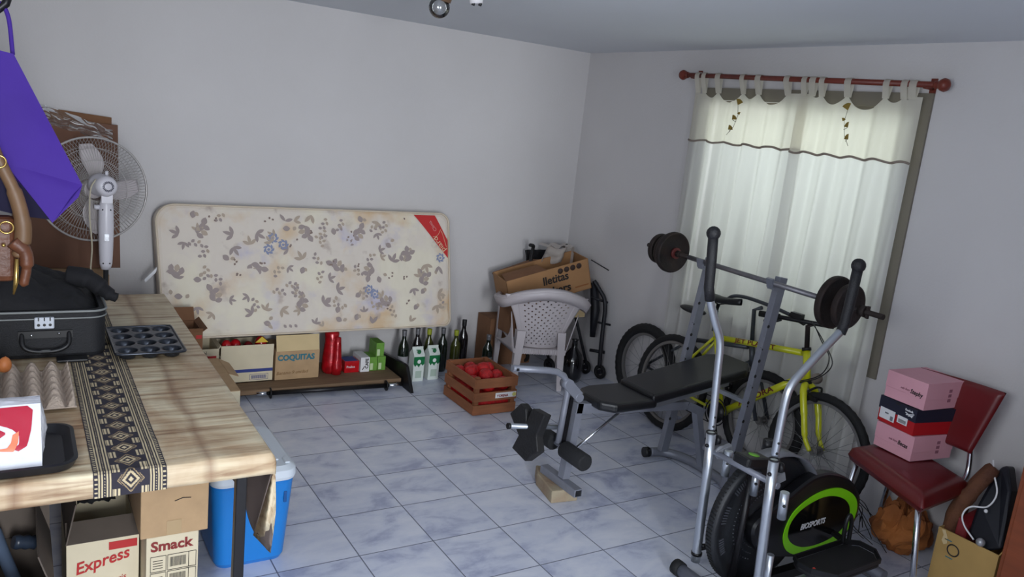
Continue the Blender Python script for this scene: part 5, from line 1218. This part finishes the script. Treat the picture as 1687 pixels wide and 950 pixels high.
for a0_ in (2.2, 2.75, 3.35):
    for i in range(7): a = a0_+i*.048; d = Vector((math.cos(a), 0, math.sin(a))); m.bar(DC+d*.222+Vector((0, -.002, 0)), DC+d*.248+Vector((0, -.002, 0)), .006, .004, (0, 1, 0))
for r in (.125, .15, .175):
    for i in range(30): a = 1.5+i*.1; m.ball(DC+Vector((math.cos(a)*r, -.0075, math.sin(a)*r)), .0034, 6)
obj('moulded_vents', m, mk('vent_grey', (62, 64, 70), .4), fw)
# friction band and its bracket
m = M(); aa = [(.2+ (1.9-.2)*i/24) for i in range(25)]
A = [DC+Vector((math.cos(a)*(DR+.012), .0, math.sin(a)*(DR+.012))) for a in aa]; B = [p+Vector((0, -.05, 0)) for p in A]
m.add([p+Vector((0, .03, 0)) for p in A]+[p for p in B], [(i, i+1, 25+i+1, 25+i) for i in range(24)], True); obj('fender_band', m, GREYPL, el, recalc=False, solid=.008)
# main frame
obj('main_rail', M().bar((1.18, -2.50, .05), (2.02, -2.50, .05), .04, .04), BLACKM, el)
obj('front_stabiliser', M().cyl((1.175, -2.29, .034), (1.175, -2.78, .034), .027), GREYMET, el)
for y0_, y1_ in ((-2.262, -2.30), (-2.77, -2.81)): obj('stabiliser_cap', M().tube([(1.175, y0_, .034), (1.175, (y0_+y1_)/2, .034), (1.175, y1_, .034)], [.033, .034, .033], 18), RUBBER, el)
obj('rear_stabiliser', M().cyl((2.01, -2.33, .034), (2.01, -2.68, .034), .027), GREYMET, el)
obj('mast', M().cyl((1.275, -2.475, .05), (1.29, -2.475, .545), .014), BLACKM, el)
obj('cross_axle', M().cyl((1.235, -2.26, .562), (1.24, -2.64, .562), .0125), GREYMET, el)
for y in (-2.33, -2.60): obj('axle_bracket', M().bar((1.235, y, .56), (1.30, y-.01, .585), .02, .035).torus((1.255, y, .565), (0, 1, 0), .022, .008, 20, 8), GREYPL, el)
for a, b in (((1.262, -2.365, .585), (1.262, -2.365, .478)), ((1.289, -2.497, .55), (1.289, -2.497, .452)), ((1.217, -2.69, .565), (1.224, -2.69, .46))):
    s_ = obj('stub_tube', M().cyl(a, b, .0165), SILVER, el); m_ = Vector(a).lerp(Vector(b), .45); obj('bolt_hole', M().cyl(m_+Vector((-.011, -.0125, 0)), m_+Vector((-.0125, -.0142, 0)), .006), BLACKP, s_)
con = obj('console', M().box((1.30, -2.455, .578), (.14, .085, .045), Matrix.Rotation(math.radians(8), 3, 'Y')), BLACKP, el, bevel=.012)
obj('display', M().lathe([(0, 0), (.022, 0), (.022, .002), (0, .002)], (1.305, -2.455, .6005), (.13, 0, 1)), mk('lime_ring', (120, 190, 60), .5), con)
obj('tension_knob', M().cyl((1.50, -2.36, .555), (1.50, -2.36, .60), .022).torus((1.50, -2.36, .60), (0, 0, 1), .017, .004, 20, 6), BLACKP, el)
obj('tension_bracket', M().bar((1.49, -2.40, .55), (1.53, -2.38, .49), .06, .05), BLACKP, el)
# levers: left then right
GRIP = mk('rubber_grip', (20, 20, 24), .55, bump=.3, bscale=250)
def lever(top, pts, yk, low):
    lv = obj('swing_arm', M().tube(pts, .0155, 14), SILVER, el)
    gp = obj('hand_grip', M().tube(top, .0195, 14).ball(top[0], .027, 16), GRIP, lv)
    sl = obj('sleeve', M().tube(low, .0195, 14), SILVER, lv)
    obj('collar_ring', M().torus(low[0], (Vector(low[1])-Vector(low[0])), .018, .004, 20, 6), BLACKP, lv)
    m = M(); p = Vector(low[0]); 
    for k in (.03, .07): m.ball(p+Vector((-.008, -.013, k)), .0055, 8)
    obj('adjust_hole', m, BLACKP, lv)
    kn = Vector(low[0])+Vector((.03, 0, -.035)); obj('knob', M().lathe([(0, 0), (.018, .0), (.022, .008), (.018, .02), (.006, .024), (0, .024)], kn, (1, -.5, 0), 12).ball(kn+Vector((-.055, -.01, -.015)), .008), BLACKM, lv)
    return lv
lever([(1.051, -2.3, 1.458), (1.063, -2.3, 1.35), (1.072, -2.3, 1.25), (1.088, -2.3, 1.20)], smooth_path([(1.078, -2.3, 1.22), (1.13, -2.3, 1.12), (1.172, -2.3, 1.05), (1.186, -2.3, 1.0), (1.192, -2.3, .93), (1.212, -2.3, .70), (1.215, -2.3, .66)], 6), 0,
      [(1.216, -2.3, .645), (1.232, -2.3, .45), (1.247, -2.3, .10), (1.248, -2.3, .062)])
lever([(1.492, -2.62, 1.40), (1.487, -2.62, 1.30), (1.478, -2.62, 1.18), (1.462, -2.62, 1.14)], smooth_path([(1.465, -2.62, 1.15), (1.38, -2.62, 1.083), (1.28, -2.62, 1.0), (1.235, -2.62, .955), (1.217, -2.62, .90), (1.214, -2.62, .75), (1.214, -2.62, .68)], 6), 0,
      [(1.214, -2.62, .665), (1.228, -2.62, .45), (1.25, -2.62, .18), (1.255, -2.62, .10)])
obj('lower_clamp', M().cyl((1.248, -2.3, .092), (1.248, -2.3, .105), .023).ball((1.26, -2.32, .14), .010), BLACKM, el)
obj('link_bar', M().tube([(1.252, -2.30, .12), (1.45, -2.33, .14), (1.70, -2.36, .18)], .013, 8), BLACKM, el)
obj('link_bar', M().tube([(1.23, -2.67, .30), (1.235, -2.67, .12), (1.45, -2.67, .14), (1.62, -2.67, .17)], .014, 8), SILVER, el)
# teardrop cover with green ring
COV = [(1.325, .274), (1.335, .318), (1.396, .353), (1.488, .393), (1.588, .446), (1.661, .472), (1.753, .474), (1.856, .446), (1.937, .404), (1.995, .347), (2.018, .289), (2.010, .214), (1.963, .155), (1.873, .125), (1.764, .107), (1.672, .103), (1.539, .128), (1.428, .159), (1.356, .212)]
def spl(L_, n=4): 
    P = [Vector((x, 0, z)) for x, z in L_]; k = len(P); o = []
    for i in range(k):
        a, b, c, d = P[i-1], P[i], P[(i+1) % k], P[(i+2) % k]
        for j in range(n): t = j/n; o.append(.5*((2*b)+(c-a)*t+(2*a-5*b+4*c-d)*t*t+(3*b-a-3*c+d)*t**3))
    return o
cov = spl(COV); cm = sum(cov, Vector())/len(cov)
m = M(); rings = []
for s_, y in ((.985, -2.45), (1, -2.458), (1, -2.492), (.975, -2.503), (.93, -2.506)): rings.append([Vector((cm.x+(p.x-cm.x)*s_, y, cm.z+(p.z-cm.z)*s_)) for p in cov])
for a, b in zip(rings[:-1], rings[1:]): m.strip(a, b)
m.poly(rings[0]); m.poly(rings[-1]); m.sm = [True]*(len(m.sm)-2)+[False]*2
cvr = obj('drive_cover', m, mk('satin_black_plastic', (21, 21, 24), .35), el)
OUT = [(1.513, .217), (1.513, .268), (1.544, .332), (1.604, .372), (1.687, .399), (1.778, .406), (1.859, .391), (1.941, .348), (1.98, .3), (1.985, .245), (1.955, .189), (1.903, .150), (1.821, .131), (1.726, .124), (1.653, .126), (1.597, .135), (1.544, .165)]
INN = [(1.534, .238), (1.538, .288), (1.579, .332), (1.644, .359), (1.722, .374), (1.799, .368), (1.873, .342), (1.919, .304), (1.935, .261), (1.921, .216), (1.874, .178), (1.802, .158), (1.719, .152), (1.643, .160), (1.584, .183), (1.55, .209)]
def resample(L_, c, n=72):
    P = spl(L_, 10); o = []
    for i in range(n):
        a = 2*PI*i/n; best = min(P, key=lambda p: abs((math.atan2(p.z-c[1], p.x-c[0])-a+PI) % (2*PI)-PI)); o.append(best)
    return o
cc_ = (1.74, .262); O_ = resample(OUT, cc_); I_ = resample(INN, cc_)
m = M(); m.strip([Vector((p.x, -2.511, p.z)) for p in O_], [Vector((p.x, -2.511, p.z)) for p in I_]); m.strip([Vector((p.x, -2.505, p.z)) for p in O_], [Vector((p.x, -2.511, p.z)) for p in O_])
rg = obj('green_ring', m, mk('lime_green_plastic', (138, 226, 24), .35), cvr, recalc=False)
m = M(); m.poly([Vector((p.x, -2.512, p.z)) for p in I_]); obj('gloss_panel', m, mk('gloss_black', (12, 12, 14), .12), cvr, recalc=False)
text('BIOSPORTS', .036, (1.606, -2.5135, .246), (1, 0, .03), (.05, 0, 1), PAPERW, cvr, shear=.25, bold=.0009, squash=.86)
# pedals
m = M()
PPL = [(1.475, -2.60), (1.80, -2.59), (1.86, -2.63), (1.865, -2.70), (1.81, -2.76), (1.52, -2.77), (1.455, -2.70), (1.45, -2.64)]
pd = obj('foot_pedal', M().prism([(x, y, .165) for x, y in PPL], (0, 0, .022)), mk('black_pedal', (26, 26, 29), .55, bump=.2, bscale=120), el, bevel=.008)
m = M(); P_ = [Vector((x, y, .187)) for x, y in PPL]; Q_ = [Vector((p.x, p.y, .208)) for p in P_]; m.strip(P_, Q_); obj('pedal_lip', m, BLACKP, pd, recalc=False, solid=.008)
obj('pedal_post', M().tube(smooth_path([(1.825, -2.60, .20), (1.82, -2.60, .28), (1.805, -2.60, .318), (1.79, -2.60, .318), (1.78, -2.6, .28), (1.785, -2.6, .2)]), .009, 8), BLACKP, pd)
obj('red_button', M().ball((1.475, -2.695, .195), .011, 12, (1, .6, 1)), mk('red_dot', (226, 66, 54), .3), pd)
obj('foot_pedal', M().prism([(x+.12, y+.30, .19) for x, y in PPL], (0, 0, .022)), BLACKP, el, bevel=.008)
obj('crank', M().bar((1.74, -2.44, .28), (1.82, -2.40, .22), .025, .02).cyl((1.74, -2.43, .28), (1.74, -2.45, .28), .018), BLACKM, el)
obj('pedal_strut', M().bar((1.84, -2.515, .19), (1.84, -2.60, .175), .03, .015), BLACKM, el)

# ------------------------------------------------------------------ red chair with shoe boxes
REDV = mk('dark_red_vinyl', (98, 13, 17), .42, var=.1, vscale=3, bump=.05, bscale=40, coat=.25)
rc = thing('red_chair', 'dark red vinyl chair on chrome legs stacked with three shoe boxes', 'chair', (2.25, -2.6, 0))
SP = [Vector((2.105, -2.34, 0)), Vector((1.895, -2.835, 0)), Vector((2.30, -2.80, 0)), Vector((2.455, -2.36, 0))]
m = M()
def sp(u, v, z):
    p = (SP[0]*(1-u)+SP[1]*u)*(1-v)+(SP[3]*(1-u)+SP[2]*u)*v; return Vector((p.x, p.y, z))
def pad(u, v, top):
    e = min(u, 1-u, v, 1-v); k = min(1, e/.12); cr2 = math.sqrt(1-(1-k)**2) if k < 1 else 1
    return sp(u, v, .448+.052*cr2*(1 if top else -.7)+(.008*math.sin(PI*u)*math.sin(PI*v) if top else 0))
m.grid(lambda u, v: pad(u, v, True), 40, 40); m.grid(lambda u, v: pad(u, v, False), 40, 40)
obj('seat', m, REDV, rc)
m = M(); BKc = [Vector((2.40, -2.425, .875)), Vector((2.40, -2.81, .885)), Vector((2.36, -2.745, .585)), Vector((2.36, -2.50, .575))]
def bkp(u, v, s_):
    p = (BKc[0]*(1-u)+BKc[1]*u)*(1-v)+(BKc[3]*(1-u)+BKc[2]*u)*v; e = min(u, 1-u, v, 1-v); k = min(1, e/.08); c_ = math.sqrt(max(0, 1-(1-k)**2))
    return p+Vector((s_*.022*c_+.02*math.sin(PI*u), 0, 0))
m.grid(lambda u, v: bkp(u, v, -1), 30, 30); m.grid(lambda u, v: bkp(u, v, 1), 30, 30)
obj('backrest', m, REDV, rc)
for a, b in (((2.13, -2.38, .45), (2.12, -2.33, 0)), ((1.945, -2.79, .45), (1.955, -2.845, 0)), ((2.27, -2.77, .45), (2.36, -2.83, 0)), ((2.42, -2.39, .45), (2.48, -2.33, 0))):
    lg = obj('leg', M().cyl(a, b, .0125), CHROME, rc); obj('foot_tip', M().cyl(Vector(b)+Vector((0, 0, .0)), Vector(b)+Vector((0, 0, .02)), .015), RUBBER, lg)
obj('back_tube', M().tube(smooth_path([(2.30, -2.74, .44), (2.37, -2.74, .46), (2.40, -2.73, .52), (2.40, -2.71, .66)]), .0125, 10), CHROME, rc)
obj('back_tube', M().tube(smooth_path([(2.36, -2.44, .44), (2.42, -2.45, .46), (2.42, -2.48, .52), (2.41, -2.5, .66)]), .0125, 10), CHROME, rc)
obj('under_frame', M().tube([(2.13, -2.38, .43), (1.945, -2.79, .43), (2.27, -2.77, .43), (2.42, -2.39, .43)], .011, 8, closed=True), CHROME, rc)
PINK = mk('pink_cardboard', (216, 158, 170), .75, var=.03); PINKT = mk('pink_print', (150, 96, 112), .8)
NAVY = mk('navy_cardboard', (26, 28, 48), .6); REDC = mk('bright_red_cardboard', (176, 14, 24), .6)
def shoe(z, h_, label, kind, dx=0, dy=0, rot=0):
    c = Vector((2.305+dx, -2.515+dy, z)); t = thing('shoe_box', label, 'shoe box', c, 'shoe boxes on the red chair')
    a = math.radians(-8+rot); ca, sa = math.cos(a), math.sin(a)
    w, d = .20, .255                      # w along y (label face), d along x
    X = Vector((ca, sa, 0)); Y = Vector((-sa, ca, 0))
    def P(x, y, zz): return c+X*x+Y*y+Vector((0, 0, zz))
    def bxm(x0, x1, y0, y1, z0, z1, mm=None):
        m_ = mm or M(); m_.hexa([P(x0, y0, z0), P(x1, y0, z0), P(x1, y1, z0), P(x0, y1, z0), P(x0, y0, z1), P(x1, y0, z1), P(x1, y1, z1), P(x0, y1, z1)]); return m_
    hw, hd = w/2, d/2
    if kind == 'pink':
        obj('box_base', bxm(-hd, hd, -hw, hw, 0, h_-.03), PINK, t); obj('lid', bxm(-hd-.002, hd+.002, -hw-.002, hw+.002, h_-.075, h_), PINK, t, bevel=.001)
        wr, wz = label_words[label]
        text('mis box', .016, P(-hd-.0045, hw-.075, h_*.5), -Y, (0, 0, 1), PINKT, t, shear=.3, squash=.9)
        text(wr, .028, P(-hd-.0045, hw-.125, h_*.46), -Y+Vector((0, 0, -.05)), (0, 0, 1), BLKINK, t, shear=.1, squash=.8, bold=.0005)
        for k in range(3): obj('side_mark', bxm(-.0+.02, .04, -hw-.0035, -hw-.0025, h_*.25+k*.022, h_*.25+.014+k*.022), PINKT, t)
    else:
        obj('box_base', bxm(-hd, hd, -hw, hw, 0, h_-.05), REDC, t); ld = obj('lid', bxm(-hd-.003, hd+.003, -hw-.003, hw+.003, h_-.058, h_), NAVY, t, bevel=.001)
        obj('finger_hole', bxm(-hd-.004, -hd-.003, -.012, .012, h_-.012, h_-.002), BLACKP, ld)
        # winged mark above a small word
        m_ = M()
        for k, (a0_, b0_) in enumerate((((-.045, .030), (-.085, .018)), ((-.05, .020), (-.092, .034)), ((-.062, .018), (-.088, .026)))): m_.bar(P(-hd-.004, a0_[0], h_-.058+a0_[1]), P(-hd-.004, b0_[0], h_-.058+b0_[1]), .004, .001, X)
        obj('winged_mark', m_, PAPERW, ld); text('Reebok', .014, P(-hd-.0045, -.042, h_-.020), -Y, (0, 0, 1), PAPERW, ld, bold=.0004)
        st1 = obj('size_sticker', bxm(-hd-.0045, -hd-.0035, .005, .09, .018, .068), PAPERW, t); obj('printed_lines', bxm(-hd-.005, -hd-.0045, .012, .028, .022, .042, bxm(-hd-.005, -hd-.0045, .04, .06, .045, .052)), GREYPL, st1)
        st2 = obj('bar_code_sticker', bxm(-hd-.0045, -hd-.0035, -.065, -.01, .030, .064), PAPERW, t); m_ = M()
        for k in range(12): bxm(-hd-.005, -hd-.0045, -.058+k*.0035, -.0562+k*.0035, .034, .050, m_)
        obj('barcode', m_, BLKINK, st2)
    return t
label_words = {'lower pink shoe box, directly on the red chair seat': ('Becas', 0), 'upper pink shoe box, topmost of the stack on the red chair': ('Stephy', 0)}
shoe(.512, .115, 'lower pink shoe box, directly on the red chair seat', 'pink')
shoe(.630, .118, 'red shoe box with a navy lid between the two pink ones', 'red', -.003, .003, -3)
shoe(.752, .122, 'upper pink shoe box, topmost of the stack on the red chair', 'pink', .0, .0, 3)

# ------------------------------------------------------------------ lower right corner
ORP = mk('orange_brown_paper', (164, 98, 44), .85, col2=(120, 66, 30), vscale=6, bump=.3, bscale=30)
m = M(); m.grid(lambda u, v: (lambda a, b: Vector((2.40+(.13+.05*noise.noise((math.cos(a)*2, math.sin(a)*2, b*2)))*math.cos(a)*math.cos(b), -2.50+(.13+.05*noise.noise((math.cos(a)*2, math.sin(a)*2, b*2+5)))*math.sin(a)*math.cos(b), max(.002, .10+(.12+.09*noise.noise((math.cos(a)*3, math.sin(a)*3, b*3)))*math.sin(b)))))(2*PI*u, -PI/2+PI*v), 44, 22)
m.sm = [False]*len(m.sm)
setp(obj('crumpled_sack', m, ORP), 'crumpled orange-brown paper sack on the floor under the red chair', 'sack')
m = M(); rn = random.Random(3)
for k in range(16):
    x, y = 2.02+rn.uniform(-.05, .1), -2.22+rn.uniform(-.06, .1); p = [(x, y, .005)]
    for j in range(5): x += rn.uniform(.02, .08); y += rn.uniform(-.10, .04); p.append((x, min(-2.2, y)+.0, .02+.22*math.sin((j+1)*.6)*rn.uniform(.3, 1)))
    m.tube(smooth_path(p, 4), .0022, 4)
o = obj('dry_twigs', m, mk('dark_twigs', (38, 34, 36), .8)); setp(o, 'tangle of thin dark twigs between the front bicycle wheel and red chair', 'twigs'); o['kind'] = 'stuff'
YCARD = mk('yellow_kraft', (176, 142, 84), .8, var=.07, vscale=9)
bx = open_carton('cardboard_box', 'yellowish carton marked with a black O in the lower right corner', 2.155, 2.50, -3.035, -2.785, 0, .30, YCARD, YCARD, [('f', .03, .4)])
obj('printed_ring', M().torus((2.1535, -2.862, .228), (1, 0, 0), .024, .0028, 32, 6), BLKINK, bx)
obj('torn_patch', M().prism([(2.154, -2.80, .295), (2.154, -2.815, .298), (2.154, -2.83, .27), (2.154, -2.832, .245), (2.154, -2.82, .235), (2.154, -2.808, .25), (2.154, -2.812, .275)], (-.001, 0, 0)), CARDL, bx)
for y, z in ((-2.835, .262), (-2.852, .19)): obj('teal_mark', M().box((2.1535, y, z), (.001, .03, .004)), TEALINK, bx)
WICK = mk('brown_fibre', (112, 70, 44), .85, col2=(78, 44, 28), vscale=10, stretch=(1, 1, 1), bump=.6, bscale=60)
m = M(); m.tube(smooth_path([(2.20, -2.81, .12), (2.225, -2.80, .34), (2.26, -2.83, .46), (2.31, -2.875, .585)]), [.03]*8+[.034]*8+[.03]*8+[.022], 10).tube(smooth_path([(2.25, -2.805, .12), (2.28, -2.79, .34), (2.32, -2.80, .46), (2.37, -2.84, .57)]), [.03]*8+[.032]*8+[.026]*8+[.018], 10)
setp(obj('fibre_roll', m, WICK), 'brown fibrous roll leaning out of the carton marked O', 'roll')
m = M(); m.hexa([(2.19, -2.83, .20), (2.21, -2.87, .20), (2.36, -2.87, .2), (2.36, -2.83, .2), (2.20, -2.83, .36), (2.22, -2.87, .33), (2.36, -2.87, .36), (2.36, -2.83, .38)])
setp(obj('red_folder', m, mk('deep_red_cloth', (120, 18, 26), .6), bevel=.008), 'deep red bundle in front of the fibrous roll in the carton', 'bundle')
NAVB = mk('navy_black_cloth', (18, 20, 30), .6)
nb_ = thing('navy_bag', 'navy black bag with curved white piping stuffed in the corner carton', 'bag', (2.30, -2.93, .1))
m = M(); bag = [(2.22, -2.87, .30), (2.27, -2.86, .42), (2.33, -2.86, .52), (2.37, -2.87, .58), (2.36, -2.90, .60), (2.30, -2.96, .52), (2.24, -2.99, .42), (2.20, -3.02, .31), (2.19, -2.96, .27)]
P_ = [Vector(p) for p in bag]; m.prism(P_, (.09, .01, -.02)); obj('body', m, NAVB, nb_, bevel=.015, seg=3)
obj('white_piping', M().tube(smooth_path([(2.335, -2.85, .605), (2.30, -2.88, .565), (2.265, -2.925, .50), (2.225, -2.92, .445), (2.195, -2.87, .425), (2.178, -2.855, .385), (2.172, -2.875, .345), (2.165, -2.925, .31)]), .0035, 8), PAPERW, nb_)
obj('metal_ball', M().ball((2.16, -2.955, .315), .018, 16), mk('cloudy_silver', (170, 170, 174), .35, .5), nb_)
obj('small_badge', M().ball((2.21, -2.925, .43), .008, 10), PAPERW, nb_)
CABM = mk('reddish_cabinet_wood', (132, 66, 36), .5, var=.12, vscale=4, stretch=(1, 1, 6))
cb = thing('wooden_cabinet', 'reddish-brown wooden cabinet at the right edge by the wall', 'cabinet', (2.33, -3.5, 0))
obj('carcass', M().box((2.335, -3.50, .63), (.45, .88, 1.22)), CABM, cb, bevel=.004)
obj('plinth', M().box((2.345, -3.50, .012), (.40, .82, .024)), BLACKM, cb)
obj('top', M().box((2.33, -3.50, 1.25), (.465, .90, .025)), CABM, cb, bevel=.004)
for y in (-3.285, -3.715):
    d_ = obj('door', M().box((2.104, y, .63), (.016, .415, 1.14)), CABM, cb, bevel=.004); obj('knob', M().ball((2.088, y+(-.16 if y > -3.5 else .16), .7), .012), BRASS, d_)
